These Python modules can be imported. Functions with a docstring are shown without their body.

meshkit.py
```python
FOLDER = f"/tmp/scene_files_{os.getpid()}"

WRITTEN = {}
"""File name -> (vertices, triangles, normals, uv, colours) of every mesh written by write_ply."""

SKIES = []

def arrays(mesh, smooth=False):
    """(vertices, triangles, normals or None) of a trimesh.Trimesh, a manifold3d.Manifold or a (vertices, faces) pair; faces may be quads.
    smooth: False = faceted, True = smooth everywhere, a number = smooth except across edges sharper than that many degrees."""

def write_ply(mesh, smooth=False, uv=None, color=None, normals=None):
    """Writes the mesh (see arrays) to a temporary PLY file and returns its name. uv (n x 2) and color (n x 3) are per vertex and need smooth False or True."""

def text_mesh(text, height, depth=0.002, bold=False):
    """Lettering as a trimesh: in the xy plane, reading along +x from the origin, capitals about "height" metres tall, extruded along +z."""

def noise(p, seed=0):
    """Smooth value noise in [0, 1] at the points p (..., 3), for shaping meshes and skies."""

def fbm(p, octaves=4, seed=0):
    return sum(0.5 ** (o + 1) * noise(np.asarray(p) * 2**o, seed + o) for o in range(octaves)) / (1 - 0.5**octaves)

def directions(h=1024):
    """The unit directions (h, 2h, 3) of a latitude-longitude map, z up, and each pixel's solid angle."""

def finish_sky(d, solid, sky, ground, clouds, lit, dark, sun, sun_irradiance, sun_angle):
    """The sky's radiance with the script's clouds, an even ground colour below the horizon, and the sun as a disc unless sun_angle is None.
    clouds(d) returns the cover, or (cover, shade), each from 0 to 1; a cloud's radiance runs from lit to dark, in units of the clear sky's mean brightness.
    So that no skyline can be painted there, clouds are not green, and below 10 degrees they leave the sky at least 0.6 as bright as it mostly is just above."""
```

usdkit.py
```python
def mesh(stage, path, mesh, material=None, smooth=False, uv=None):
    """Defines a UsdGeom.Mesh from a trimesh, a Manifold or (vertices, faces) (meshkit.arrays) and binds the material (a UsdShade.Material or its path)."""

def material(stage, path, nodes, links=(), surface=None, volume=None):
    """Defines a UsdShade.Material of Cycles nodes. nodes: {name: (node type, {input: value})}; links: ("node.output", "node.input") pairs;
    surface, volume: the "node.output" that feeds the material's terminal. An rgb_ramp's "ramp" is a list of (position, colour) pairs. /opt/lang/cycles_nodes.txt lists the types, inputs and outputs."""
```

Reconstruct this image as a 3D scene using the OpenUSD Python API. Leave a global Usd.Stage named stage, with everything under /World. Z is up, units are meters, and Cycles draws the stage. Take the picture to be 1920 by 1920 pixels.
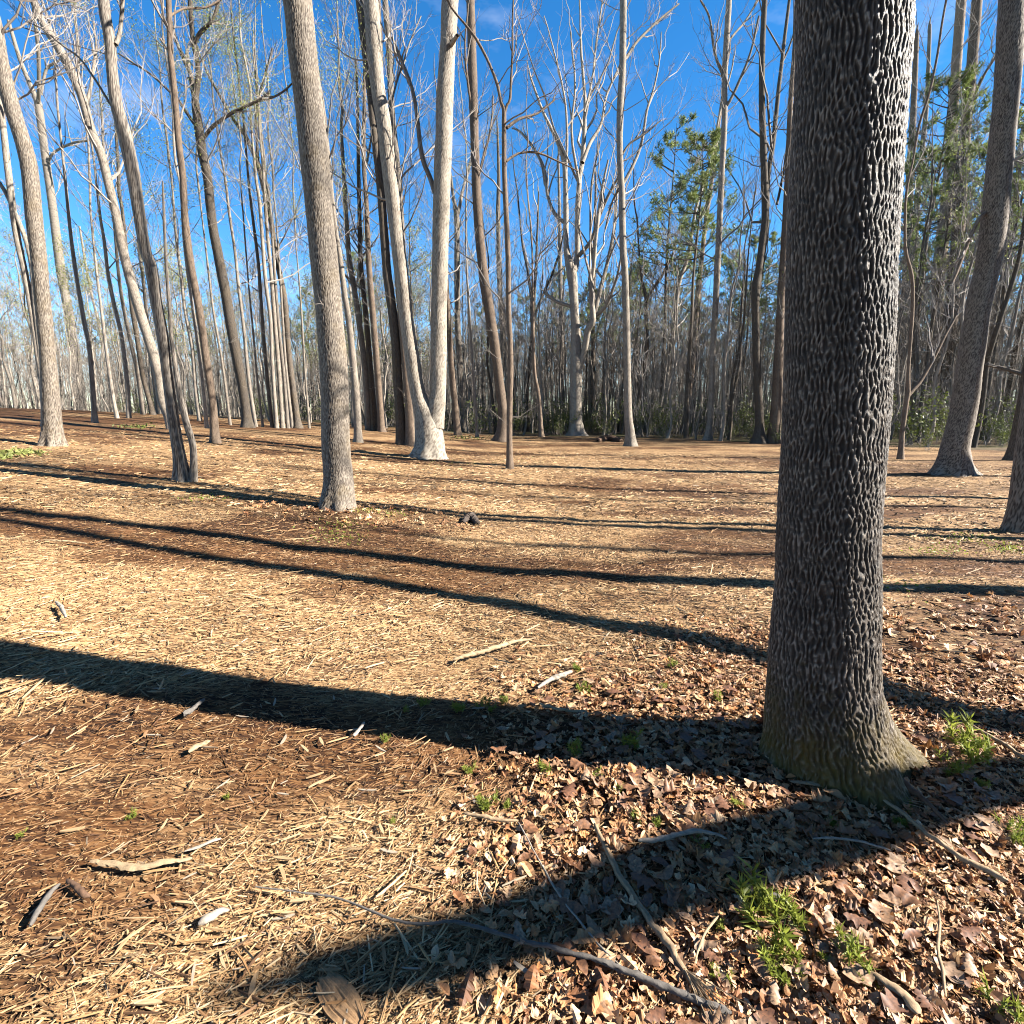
import math
import numpy as np
import meshkit, usdkit
from pxr import Usd, UsdGeom, UsdLux, UsdShade, Sdf, Vt, Gf

# ------------------------------------------------------------------ stage, camera, sky, sun
stage = Usd.Stage.CreateInMemory()
UsdGeom.SetStageUpAxis(stage, 'Z')
UsdGeom.Xform.Define(stage, '/World')
UsdGeom.Scope.Define(stage, '/World/Looks')
FOC, HORIZON, EYE = 980.0, 775.0, 1.55          # lens and level of the photograph (1920 px frame)
PITCH = math.atan((960 - HORIZON) / FOC)
EXPOSURE = 2.7
SUN_EL = math.radians(33)
SUN = np.array([1.0, -0.14, 0.0]); SUN /= np.linalg.norm(SUN)
SUN = np.array([SUN[0] * math.cos(SUN_EL), SUN[1] * math.cos(SUN_EL), math.sin(SUN_EL)])

cam = UsdGeom.Camera.Define(stage, '/World/camera')
cam.CreateHorizontalApertureAttr(36.0)
cam.CreateVerticalApertureAttr(36.0)
cam.CreateFocalLengthAttr(36.0 * FOC / 1920)
cam.CreateExposureAttr(EXPOSURE)
cam.CreateClippingRangeAttr((0.05, 5000.0))
cam.AddTranslateOp().Set((0, 0, EYE))
cam.AddRotateXYZOp().Set((90 - math.degrees(PITCH), 0, 0))

L = '/World/Looks/'
sky_mat = usdkit.material(stage, L + 'sky', {
    's': ('sky_texture', {'sky_type': 'single_scattering', 'sun_disc': False, 'sun_elevation': SUN_EL,
                          'sun_rotation': math.atan2(SUN[0], SUN[1]), 'altitude': 1500.0, 'air_density': 1.0, 'aerosol_density': 0.05, 'ozone_density': 2.0}),
    'h': ('hsv', {'saturation': 1.36, 'value': 0.86}),
    'tc': ('texture_coordinate', {}),
    'mp': ('mapping', {'scale': (2.2, 2.2, 5.5), 'location': (0.3, 0.1, 0.2)}),
    'n': ('noise_texture', {'scale': 1.6, 'detail': 6, 'roughness': 0.6}),
    'r': ('rgb_ramp', {'ramp': [(0, (0, 0, 0)), (0.55, (0, 0, 0)), (0.85, (0.35, 0.35, 0.35)), (1, (0.5, 0.5, 0.5))]}),
    'mx': ('mix', {'color2': (5.0, 5.2, 5.6)}),
    'b': ('background_shader', {'strength': 0.05})},
    [('s.color', 'h.color'), ('tc.generated', 'mp.vector'), ('mp.vector', 'n.vector'), ('n.fac', 'r.fac'), ('r.color', 'mx.fac'),
     ('h.color', 'mx.color1'), ('mx.color', 'b.color')], surface='b.background')
dome = UsdLux.DomeLight.Define(stage, '/World/sky')
UsdShade.MaterialBindingAPI.Apply(dome.GetPrim()).Bind(sky_mat)
sun = UsdLux.DistantLight.Define(stage, '/World/sun')
sun.CreateIntensityAttr(1.25); sun.CreateNormalizeAttr(True); sun.CreateAngleAttr(0.5); sun.CreateColorAttr((1.0, 0.945, 0.86))
zx = SUN; xx = np.cross([0, 0, 1], zx); xx /= np.linalg.norm(xx); yx = np.cross(zx, xx)
sun.AddTransformOp().Set(Gf.Matrix4d(*xx, 0, *yx, 0, *zx, 0, 0, 0, 0, 1))

# ------------------------------------------------------------------ helpers
CP, SP = math.cos(PITCH), math.sin(PITCH)
CAM = np.array([0, 0, EYE])
FWD = np.array([0, CP, -SP])
used = {}


def numbered(name):
    n = used.get(name, 0); used[name] = n + 1
    return name if n == 0 else f'{name}_{n:03d}'


def ray(px, py):
    x, y = px - 960, py - 960
    return np.array([x, FOC * CP - y * SP, -(FOC * SP + y * CP)])


def smoothstep(a, b, x):
    t = np.clip((x - a) / (b - a), 0, 1)
    return t * t * (3 - 2 * t)


def ground_h(x, y):
    """Height of the ground: nearly level, rising to a low hill on the left."""
    x, y = np.asarray(x, float), np.asarray(y, float)
    u = -x
    s = 0.088 * ((np.sqrt(u * u + 4) + u) / 2 - 1)
    s = np.where(s > 0, 3.2 * np.tanh(s / 3.2), s * 0.4)
    d = np.hypot(x, y)
    s = s * (1 - 0.75 * smoothstep(30, 75, d))
    p = np.stack([x, y, np.zeros_like(x)], -1)
    s = s + 0.10 * (meshkit.noise(p * 0.22 + 5) - 0.5) * smoothstep(2, 8, d)
    s = s + (0.035 * (meshkit.noise(p * 1.7) - 0.5) + 0.016 * (meshkit.noise(p * 6.0, 3) - 0.5))
    return s


def hit(px, py):
    d = ray(px, py); d = d / np.linalg.norm(d)
    t = np.geomspace(0.5, 400, 1500)
    P = CAM + t[:, None] * d
    below = np.nonzero(P[:, 2] < ground_h(P[:, 0], P[:, 1]))[0]
    if not len(below):
        return P[-1]
    a, b = t[max(below[0] - 1, 0)], t[below[0]]
    for _ in range(25):
        m = (a + b) / 2; q = CAM + m * d
        if q[2] < ground_h(q[0], q[1]): b = m
        else: a = m
    return CAM + b * d


def on_plane(px, py, Y):
    d = ray(px, py)
    return CAM + d * (Y / d[1])


def depth(P):
    return np.asarray(P - CAM) @ FWD


def prim_mesh(path, v, f, mat, tint=None, smooth=False):
    m = usdkit.mesh(stage, path, (np.asarray(v, float), np.asarray(f, int)), mat, smooth=smooth)
    if tint is not None:
        t = np.asarray(tint, np.float32)
        UsdGeom.PrimvarsAPI(m).CreatePrimvar('tint', Sdf.ValueTypeNames.Color3fArray, 'vertex').Set(Vt.Vec3fArray.FromNumpy(np.ascontiguousarray(t)))
    return m.GetPrim()


def tag(p, label=None, cat=None, group=None, kind=None):
    for k, v in (('label', label), ('category', cat), ('group', group), ('kind', kind)):
        if v: p.SetCustomDataByKey(k, v)
    return p


def thing(name, label, cat, loc=(0, 0, 0), rotz=None, scale=None, group=None):
    x = UsdGeom.Xform.Define(stage, '/World/' + numbered(name))
    x.AddTranslateOp().Set(Gf.Vec3d(*map(float, loc)))
    if rotz is not None: x.AddRotateZOp().Set(float(math.degrees(rotz)))
    if scale is not None: x.AddScaleOp().Set(Gf.Vec3f(*np.broadcast_to(scale, 3).astype(float).tolist()))
    tag(x.GetPrim(), label, cat, group)
    return x.GetPrim()


def dup(first, name, label, cat, loc, rotz, scale, group=None):
    p = thing(name, label, cat, loc, rotz, scale, group)
    p.GetReferences().AddInternalReference(first.GetPath())
    p.SetInstanceable(True)
    return p


def child(parent, name, v, f, mat, tint=None, smooth=False, kind=None, label=None):
    n, base = 1, f'{parent.GetPath()}/{name}'
    path = base
    while stage.GetPrimAtPath(path):
        path = f'{base}_{n:03d}'; n += 1
    p = prim_mesh(path, v, f, mat, tint, smooth)
    return tag(p, label, kind=kind)


def tubes(P, R, S):
    """P (N,K,3) paths, R (N,K) radii -> one mesh of N tapered tubes of S sides."""
    N, K, _ = P.shape
    T = np.gradient(P, axis=1); T /= np.linalg.norm(T, axis=-1, keepdims=True) + 1e-12
    ref = np.where(np.abs(T[:, :1, 2:3]) > 0.8, np.array([1.0, 0, 0]), np.array([0, 0, 1.0]))
    ref = np.broadcast_to(ref, T.shape)
    A = np.cross(T, ref); A /= np.linalg.norm(A, axis=-1, keepdims=True) + 1e-12
    B = np.cross(T, A)
    ang = np.arange(S) / S * 2 * np.pi
    V = P[:, :, None] + R[:, :, None, None] * (np.cos(ang)[:, None] * A[:, :, None] + np.sin(ang)[:, None] * B[:, :, None])
    i = np.arange(N * K * S).reshape(N, K, S)
    a, b = i[:, :-1], np.roll(i[:, :-1], -1, 2)
    c, d = i[:, 1:], np.roll(i[:, 1:], -1, 2)
    F = np.stack([np.stack([a, b, d], -1), np.stack([a, d, c], -1)], -2).reshape(-1, 3)
    return V.reshape(-1, 3), F


def join(parts):
    v, f, t, n = [], [], [], 0
    for p in parts:
        v.append(p[0]); f.append(np.asarray(p[1]) + n); n += len(p[0])
        if len(p) > 2: t.append(p[2])
    return np.vstack(v), np.vstack(f), (np.vstack(t) if t else None)


def spline(pts, ds):
    """Catmull-Rom through rows (x, y, z, r), resampled about every ds metres."""
    pts = np.asarray(pts, float)
    P = np.vstack([2 * pts[0] - pts[1], pts, 2 * pts[-1] - pts[-2]])
    out = []
    for i in range(1, len(P) - 2):
        n = max(2, int(np.ceil(np.linalg.norm(P[i + 1, :3] - P[i, :3]) / ds)))
        t = (np.arange(n) / n)[:, None]
        a, b, c, d = P[i - 1], P[i], P[i + 1], P[i + 2]
        out.append(0.5 * (2 * b + (c - a) * t + (2 * a - 5 * b + 4 * c - d) * t ** 2 + (3 * b - a - 3 * c + d) * t ** 3))
    out.append(P[-2][None])
    return np.vstack(out)


def trunk_mesh(path, S, flare=0.5, seed=0, lump=0.05, bark=0.0, bark_f=36.0, z0=0.0, flare_h=0.22, close=True):
    """Trunk as horizontal-ish rings along the path (x,y,z,r) with root flare, lumps and optional furrowed bark; tint = height of the bark ridge."""
    P, R = path[:, :3], path[:, 3]
    T = np.gradient(P, axis=0); T /= np.linalg.norm(T, axis=-1, keepdims=True)
    A = np.cross(T, [0.0, 1, 0]); A /= np.linalg.norm(A, axis=-1, keepdims=True)
    B = np.cross(T, A)
    ang = np.arange(S) / S * 2 * np.pi
    rng = np.random.default_rng(seed)
    D = np.cos(ang)[None, :, None] * A[:, None] + np.sin(ang)[None, :, None] * B[:, None]
    k = rng.integers(3, 6); ph = rng.uniform(0, 6.28, 3)
    lobes = 1 + 0.42 * np.cos(k * ang + ph[0]) + 0.25 * np.cos((k + 2) * ang + ph[1])
    hh = P[:, 2] - z0
    fl = flare * np.exp(-np.maximum(hh, -0.05) / flare_h)
    r = R[:, None] * (1 + fl[:, None] * np.clip(lobes, 0.1, 2)[None])
    V = P[:, None] + r[..., None] * D
    n = meshkit.noise(np.stack([V[..., 0] * 5, V[..., 1] * 5, V[..., 2] * 1.6], -1) + seed * 3.1, seed)
    r = r * (1 + lump * 2 * (n - 0.5))
    V = P[:, None] + r[..., None] * D
    ridge = np.full(r.shape, 0.5)
    if bark > 0:
        q = V.copy()
        w = meshkit.noise(np.stack([q[..., 0] * 8, q[..., 1] * 8, q[..., 2] * 4.5], -1), seed + 7) - 0.5
        w2 = meshkit.noise(np.stack([q[..., 0] * 26, q[..., 1] * 26, q[..., 2] * 14], -1), seed + 17) - 0.5
        w3 = meshkit.noise(np.stack([q[..., 0] * 60, q[..., 1] * 60, q[..., 2] * 36], -1), seed + 27) - 0.5
        N = max(8, int(round(2 * np.pi * np.median(R) * bark_f)))
        u = ang[None] * N / (2 * np.pi) + np.zeros_like(w)
        k = bark_f * 0.17
        a = u + k * q[..., 2] + 2.6 * w + 1.3 * w2 + 0.5 * w3
        b = u - k * q[..., 2] - 2.2 * w + 1.5 * w2 - 0.5 * w3 + 0.37
        ta, tb = 1 - 2 * np.abs(a - np.round(a)), 1 - 2 * np.abs(b - np.round(b))
        h1 = np.maximum(smoothstep(0.25, 0.85, ta), 0.9 * smoothstep(0.3, 0.85, tb))
        fine = meshkit.noise(q * np.array([150, 150, 70.0]), seed + 4)
        crack = meshkit.noise(np.stack([q[..., 0] * 50, q[..., 1] * 50, q[..., 2] * 75], -1) + w2[..., None] * 3, seed + 9)
        ridge = h1 * (0.62 + 0.4 * smoothstep(0.25, 0.6, crack)) * (0.75 + 0.5 * fine)
        r = r + bark * (ridge - 0.45)
        V = P[:, None] + r[..., None] * D
    K = len(P)
    i = np.arange(K * S).reshape(K, S)
    a_, b_, c_, d_ = i[:-1], np.roll(i[:-1], -1, 1), i[1:], np.roll(i[1:], -1, 1)
    F = np.stack([np.stack([a_, d_, b_], -1), np.stack([a_, c_, d_], -1)], -2).reshape(-1, 3)
    V = V.reshape(-1, 3)
    # keep the outward winding whatever the frame's handedness
    cen = np.repeat(P, S, 0)
    fn = np.cross(V[F[:, 1]] - V[F[:, 0]], V[F[:, 2]] - V[F[:, 0]])
    if (fn * (V[F[:, 0]] - cen[F[:, 0]])).sum() < 0:
        F = F[:, ::-1]
    return V, F, np.repeat(ridge.reshape(-1, 1), 3, 1)


def grow(rng, starts, dirs, lens, rads, K=6, up=0.35, wander=0.10):
    N = len(starts)
    s = np.linspace(0, 1, K)
    P = starts[:, None] + dirs[:, None] * (lens[:, None, None] * s[None, :, None])
    P[..., 2] += up * lens[:, None] * s[None] ** 2
    wob = np.cumsum(rng.normal(0, 1, (N, K, 3)), 1) * (wander * lens[:, None, None] / K)
    wob -= wob[:, :1]
    P = P + wob
    R = rads[:, None] * (1 - 0.8 * s[None] ** 1.1)
    return P, R


def fork(rng, P, R, n, lo=0.25, spread=0.8, ratio=0.5):
    """n side shoots from each path."""
    N, K, _ = P.shape
    idx = np.repeat(np.arange(N), n)
    s = rng.uniform(lo, 0.98, N * n) * (K - 1)
    i = np.minimum(s.astype(int), K - 2); fr = (s - i)[:, None]
    st = P[idx, i] * (1 - fr) + P[idx, i + 1] * fr
    tan = P[idx, i + 1] - P[idx, i]; tan /= np.linalg.norm(tan, axis=1, keepdims=True) + 1e-9
    rd = rng.normal(0, 1, (N * n, 3)); rd /= np.linalg.norm(rd, axis=1, keepdims=True)
    d = tan + spread * rd; d[:, 2] += 0.25; d /= np.linalg.norm(d, axis=1, keepdims=True)
    Lp = np.linalg.norm(P[idx, -1] - P[idx, 0], axis=1)
    ln = Lp * ratio * (1.15 - s / (K - 1) * 0.7) * rng.uniform(0.6, 1.3, N * n)
    r = (R[idx, i] * (1 - fr[:, 0]) + R[idx, i + 1] * fr[:, 0])
    return st, d, ln, r


def crown_from(rng, path, lo, n1=14, n2=5, n3=5, reach=0.28, tw=0.006, extra=None, steep=(0.25, 1.5), low_twigs=6):
    """Bare crown: branches, side branches and twigs on the trunk path above height lo. Returns mesh and the twig ends."""
    z = path[:, 2]; H = z[-1] - z[0]
    ok = np.nonzero(z >= lo)[0]
    if len(ok) < 3: ok = np.arange(len(z) - 3, len(z))
    i = rng.choice(ok, n1)
    st = path[i, :3]
    az = rng.uniform(0, 2 * np.pi, n1)
    el = rng.uniform(steep[0], steep[1], n1) * 0.75
    d = np.stack([np.cos(az) * np.cos(el), np.sin(az) * np.cos(el), np.sin(el)], 1)
    ln = reach * H * (1.12 - (z[i] - z[0]) / H) * rng.uniform(0.6, 1.3, n1) + 0.6
    rd = np.minimum(path[i, 3] * 0.4, 0.0085 * ln + 0.005)
    P1, R1 = grow(rng, st, d, ln, rd, 9, 0.3, 0.17)
    if extra is not None:
        P1 = np.vstack([P1, extra[0]]); R1 = np.vstack([R1, extra[1]])
    a = tubes(P1[:n1], R1[:n1], 5)
    s2 = fork(rng, P1, R1, n2)
    P2, R2 = grow(rng, s2[0], s2[1], s2[2], np.maximum(s2[3] * 0.6, tw * 1.3), 7, 0.15, 0.24)
    s3 = fork(rng, P2, R2, n3, 0.2, 0.9, 0.55)
    P3, R3 = grow(rng, s3[0], s3[1], s3[2], np.full(len(s3[0]), tw), 5, 0.1, 0.32)
    parts = [a, tubes(P2, R2, 4), tubes(P3, R3, 3)]
    if low_twigs:
        j = rng.integers(int(len(path) * 0.12), max(int(len(path) * 0.12) + 1, ok[0] + 1), low_twigs)
        az = rng.uniform(0, 2 * np.pi, low_twigs)
        d = np.stack([np.cos(az), np.sin(az), rng.uniform(-0.1, 0.7, low_twigs)], 1)
        P4, R4 = grow(rng, path[j, :3], d, rng.uniform(0.4, 1.6, low_twigs), np.full(low_twigs, tw * 1.2), 6, 0.15, 0.25)
        s5 = fork(rng, P4, R4, 4, 0.3, 0.9, 0.5)
        P5, R5 = grow(rng, s5[0], s5[1], s5[2], np.full(len(s5[0]), tw * 0.7), 4, 0.1, 0.2)
        parts += [tubes(P4, R4, 4), tubes(P5, R5, 3)]
    v, f, _ = join(parts)
    return v, f, P3[:, -1], P1


# ------------------------------------------------------------------ materials
def M(name, nodes, links, surface='p.BSDF'):
    return usdkit.material(stage, L + name, nodes, links, surface=surface)


def dim(c, k=0.55):
    return tuple(float(x) * k for x in c)


def bark(name, dark, light, scale=55, vary=0.25, lichen=None, bump=0.7, zs=0.16):
    dark, light = [tuple(np.array(dim(c, k)) * (1.0, 0.97, 0.91)) for c, k in ((dark, 0.45), (light, 0.55))]
    lichen = dim(lichen) if lichen else None
    n = {'g': ('geometry', {}), 'mp': ('mapping', {'scale': (1, 1, zs)}),
         'n': ('noise_texture', {'scale': scale, 'detail': 5, 'roughness': 0.7, 'distortion': 0.4}),
         'r': ('rgb_ramp', {'ramp': [(0, dark), (0.36, dark), (0.62, light), (1, light)]}),
         'n2': ('noise_texture', {'scale': 2.3, 'detail': 7, 'roughness': 0.72}),
         'r2': ('rgb_ramp', {'ramp': [(0, (0, 0, 0)), (0.42, (0, 0, 0)), (0.8, (0.6,) * 3), (1, (0.6,) * 3)]}),
         'mx': ('mix', {'color2': lichen or tuple(min(1, c * 1.35) for c in light)}),
         'o': ('object_info', {}), 'mr': ('map_range', {'to_min': 1 - vary, 'to_max': 1 + vary}),
         'h': ('hsv', {}), 'b': ('bump', {'strength': bump, 'distance': 0.02}),
         'p': ('principled_bsdf', {'roughness': 0.9, 'specular_ior_level': 0.2})}
    return M(name, n, [('g.position', 'mp.vector'), ('mp.vector', 'n.vector'), ('n.fac', 'r.fac'), ('g.position', 'n2.vector'), ('n2.fac', 'r2.fac'),
                       ('r2.color', 'mx.fac'), ('r.color', 'mx.color1'), ('o.random', 'mr.value'), ('mr.result', 'h.value'), ('mx.color', 'h.color'),
                       ('h.color', 'p.base_color'), ('n.fac', 'b.height'), ('b.normal', 'p.normal')])


BARK = {
    'grey': bark('bark_grey', (0.07, 0.058, 0.05), (0.27, 0.235, 0.2), 60),
    'pale': bark('bark_pale', (0.12, 0.1, 0.085), (0.35, 0.31, 0.265), 45),
    'brown': bark('bark_brown', (0.07, 0.05, 0.038), (0.22, 0.165, 0.125), 50),
    'dark': bark('bark_dark', (0.035, 0.029, 0.025), (0.14, 0.118, 0.1), 50, lichen=(0.13, 0.09, 0.04)),
    'far': bark('bark_far', (0.14, 0.118, 0.1), (0.3, 0.262, 0.225), 22, 0.35, bump=0.4),
    'farpale': bark('bark_far_pale', (0.13, 0.112, 0.096), (0.3, 0.265, 0.23), 22, 0.3, bump=0.4),  # far barks kept pale in place of thin distance haze
}
twig_mat = M('twig_bark', {'o': ('object_info', {}), 'r': ('rgb_ramp', {'ramp': [(0, (0.07, 0.057, 0.047)), (1, (0.18, 0.155, 0.132))]}),
                           'p': ('principled_bsdf', {'roughness': 0.8, 'specular_ior_level': 0.25})}, [('o.random', 'r.fac'), ('r.color', 'p.base_color')])
twig_pale = M('twig_bark_pale', {'o': ('object_info', {}), 'r': ('rgb_ramp', {'ramp': [(0, (0.11, 0.096, 0.083)), (1, (0.19, 0.168, 0.148))]}),
                                 'p': ('principled_bsdf', {'roughness': 0.8, 'specular_ior_level': 0.25})}, [('o.random', 'r.fac'), ('r.color', 'p.base_color')])
# furrowed bark whose ridges are built; colour of groove and ridge, moss low down
oak_mat = M('oak_bark', {
    'a': ('attribute', {'attribute': 'tint'}), 'bw': ('rgb_to_bw', {}),
    'r': ('rgb_ramp', {'ramp': [(0, (0.011, 0.0078, 0.0056)), (0.35, (0.02, 0.0147, 0.0108)), (0.65, (0.034, 0.026, 0.0198)), (0.88, (0.062, 0.05, 0.04)), (1, (0.12, 0.102, 0.084))]}),
    'g': ('geometry', {}), 'sx': ('separate_xyz', {}), 'mz': ('map_range', {'from_min': -0.1, 'from_max': 0.75, 'to_min': 0.52, 'to_max': -0.1}),
    'n': ('noise_texture', {'scale': 11, 'detail': 7, 'roughness': 0.75}), 'ad': ('math', {'math_type': 'add'}),
    'rm': ('rgb_ramp', {'ramp': [(0, (0, 0, 0)), (0.62, (0, 0, 0)), (0.95, (0.75,) * 3), (1, (0.8,) * 3)]}),
    'mx': ('mix', {'color2': (0.06, 0.04, 0.004)}),
    'nt': ('noise_texture', {'scale': 7, 'detail': 6, 'roughness': 0.7}), 'tr': ('map_range', {'from_min': 0.3, 'from_max': 0.7, 'to_min': 0.5, 'to_max': 1.6}), 'th': ('hsv', {}),
    'mp': ('mapping', {'scale': (1, 1, 0.35)}), 'n2': ('noise_texture', {'scale': 190, 'detail': 4, 'roughness': 0.7}),
    'b': ('bump', {'strength': 1.0, 'distance': 0.008}), 'p': ('principled_bsdf', {'roughness': 0.55, 'specular_ior_level': 0.25})},
    [('a.color', 'bw.color'), ('bw.val', 'r.fac'), ('g.position', 'sx.vector'), ('sx.z', 'mz.value'), ('g.position', 'n.vector'), ('n.fac', 'ad.value1'),
     ('mz.result', 'ad.value2'), ('ad.value', 'rm.fac'), ('rm.color', 'mx.fac'), ('g.position', 'nt.vector'), ('nt.fac', 'tr.value'), ('tr.result', 'th.value'), ('r.color', 'th.color'), ('th.color', 'mx.color1'), ('mx.color', 'p.base_color'),
     ('g.position', 'mp.vector'), ('mp.vector', 'n2.vector'), ('n2.fac', 'b.height'), ('b.normal', 'p.normal')])


def ridged(name, cols, rough=0.85, moss=None):
    cols = [(a, tuple(np.array(dim(c, 0.52)) * (1.0, 0.97, 0.91))) for a, c in cols]
    moss = dim(moss or (0.3, 0.28, 0.25))
    n = {'a': ('attribute', {'attribute': 'tint'}), 'bw': ('rgb_to_bw', {}), 'r': ('rgb_ramp', {'ramp': cols}),
         'g': ('geometry', {}), 'mp': ('mapping', {'scale': (1, 1, 0.3)}), 'n2': ('noise_texture', {'scale': 120, 'detail': 4, 'roughness': 0.7}),
         'n': ('noise_texture', {'scale': 3.2, 'detail': 7, 'roughness': 0.75}),
         'rm': ('rgb_ramp', {'ramp': [(0, (0, 0, 0)), (0.5, (0, 0, 0)), (0.8, (0.5,) * 3), (1, (0.5,) * 3)]}),
         'mx': ('mix', {'color2': moss}),
         'b': ('bump', {'strength': 0.7, 'distance': 0.008}), 'p': ('principled_bsdf', {'roughness': rough, 'specular_ior_level': 0.25})}
    return M(name, n, [('a.color', 'bw.color'), ('bw.val', 'r.fac'), ('g.position', 'mp.vector'), ('mp.vector', 'n2.vector'), ('n2.fac', 'b.height'),
                       ('g.position', 'n.vector'), ('n.fac', 'rm.fac'), ('rm.color', 'mx.fac'), ('r.color', 'mx.color1'), ('mx.color', 'p.base_color'), ('b.normal', 'p.normal')])


RIDGE = {
    'grey': ridged('furrowed_grey', [(0, (0.05, 0.04, 0.034)), (0.35, (0.12, 0.1, 0.085)), (0.8, (0.28, 0.245, 0.21))]),
    'pale': ridged('furrowed_pale', [(0, (0.15, 0.12, 0.098)), (0.35, (0.22, 0.188, 0.156)), (0.8, (0.36, 0.32, 0.27))], moss=(0.34, 0.3, 0.25)),
    'brown': ridged('furrowed_brown', [(0, (0.04, 0.03, 0.024)), (0.35, (0.09, 0.072, 0.058)), (0.8, (0.23, 0.195, 0.165))], moss=(0.2, 0.17, 0.13)),
    'mossy': ridged('furrowed_mossy', [(0, (0.05, 0.04, 0.034)), (0.35, (0.11, 0.09, 0.075)), (0.8, (0.26, 0.225, 0.19))], moss=(0.15, 0.1, 0.03)),
}
tint_mat = M('wood_litter', {'a': ('attribute', {'attribute': 'tint'}), 'p': ('principled_bsdf', {'roughness': 0.75, 'specular_ior_level': 0.3})},
             [('a.color', 'p.base_color')])
leaf_mat = M('dry_leaf', {'a': ('attribute', {'attribute': 'tint'}), 'g': ('geometry', {}), 'n': ('noise_texture', {'scale': 160, 'detail': 3}),
                          'mr': ('map_range', {'to_min': 0.6, 'to_max': 1.4}), 'h': ('hsv', {}),
                          'p': ('principled_bsdf', {'roughness': 0.6, 'specular_ior_level': 0.35}), 't': ('translucent_bsdf', {}), 'm': ('mix_closure', {'fac': 0.18})},
             [('g.position', 'n.vector'), ('n.fac', 'mr.value'), ('mr.result', 'h.value'), ('a.color', 'h.color'), ('h.color', 'p.base_color'), ('h.color', 't.color'),
              ('p.BSDF', 'm.closure1'), ('t.BSDF', 'm.closure2')], surface='m.closure')


def foliage(name, c0, c1, tr=0.35):
    return M(name, {'o': ('object_info', {}), 'g': ('geometry', {}), 'n': ('noise_texture', {'scale': 1.7, 'detail': 3}), 'r': ('rgb_ramp', {'ramp': [(0.3, c0), (0.7, c1)]}),
                    'p': ('principled_bsdf', {'roughness': 0.55, 'specular_ior_level': 0.3}), 't': ('translucent_bsdf', {}), 'm': ('mix_closure', {'fac': tr})},
             [('g.position', 'n.vector'), ('n.fac', 'r.fac'), ('r.color', 'p.base_color'), ('r.color', 't.color'), ('p.BSDF', 'm.closure1'), ('t.BSDF', 'm.closure2')], surface='m.closure')


needle_mat = foliage('pine_needles', (0.075, 0.105, 0.025), (0.16, 0.185, 0.055))
shrub_mat = foliage('shrub_leaf', (0.035, 0.055, 0.01), (0.11, 0.125, 0.026))
bud_mat = foliage('new_leaf', (0.15, 0.165, 0.04), (0.21, 0.22, 0.07), 0.45)
sprig_mat = foliage('sprig_leaf', (0.095, 0.13, 0.014), (0.19, 0.205, 0.035), 0.4)

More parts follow.
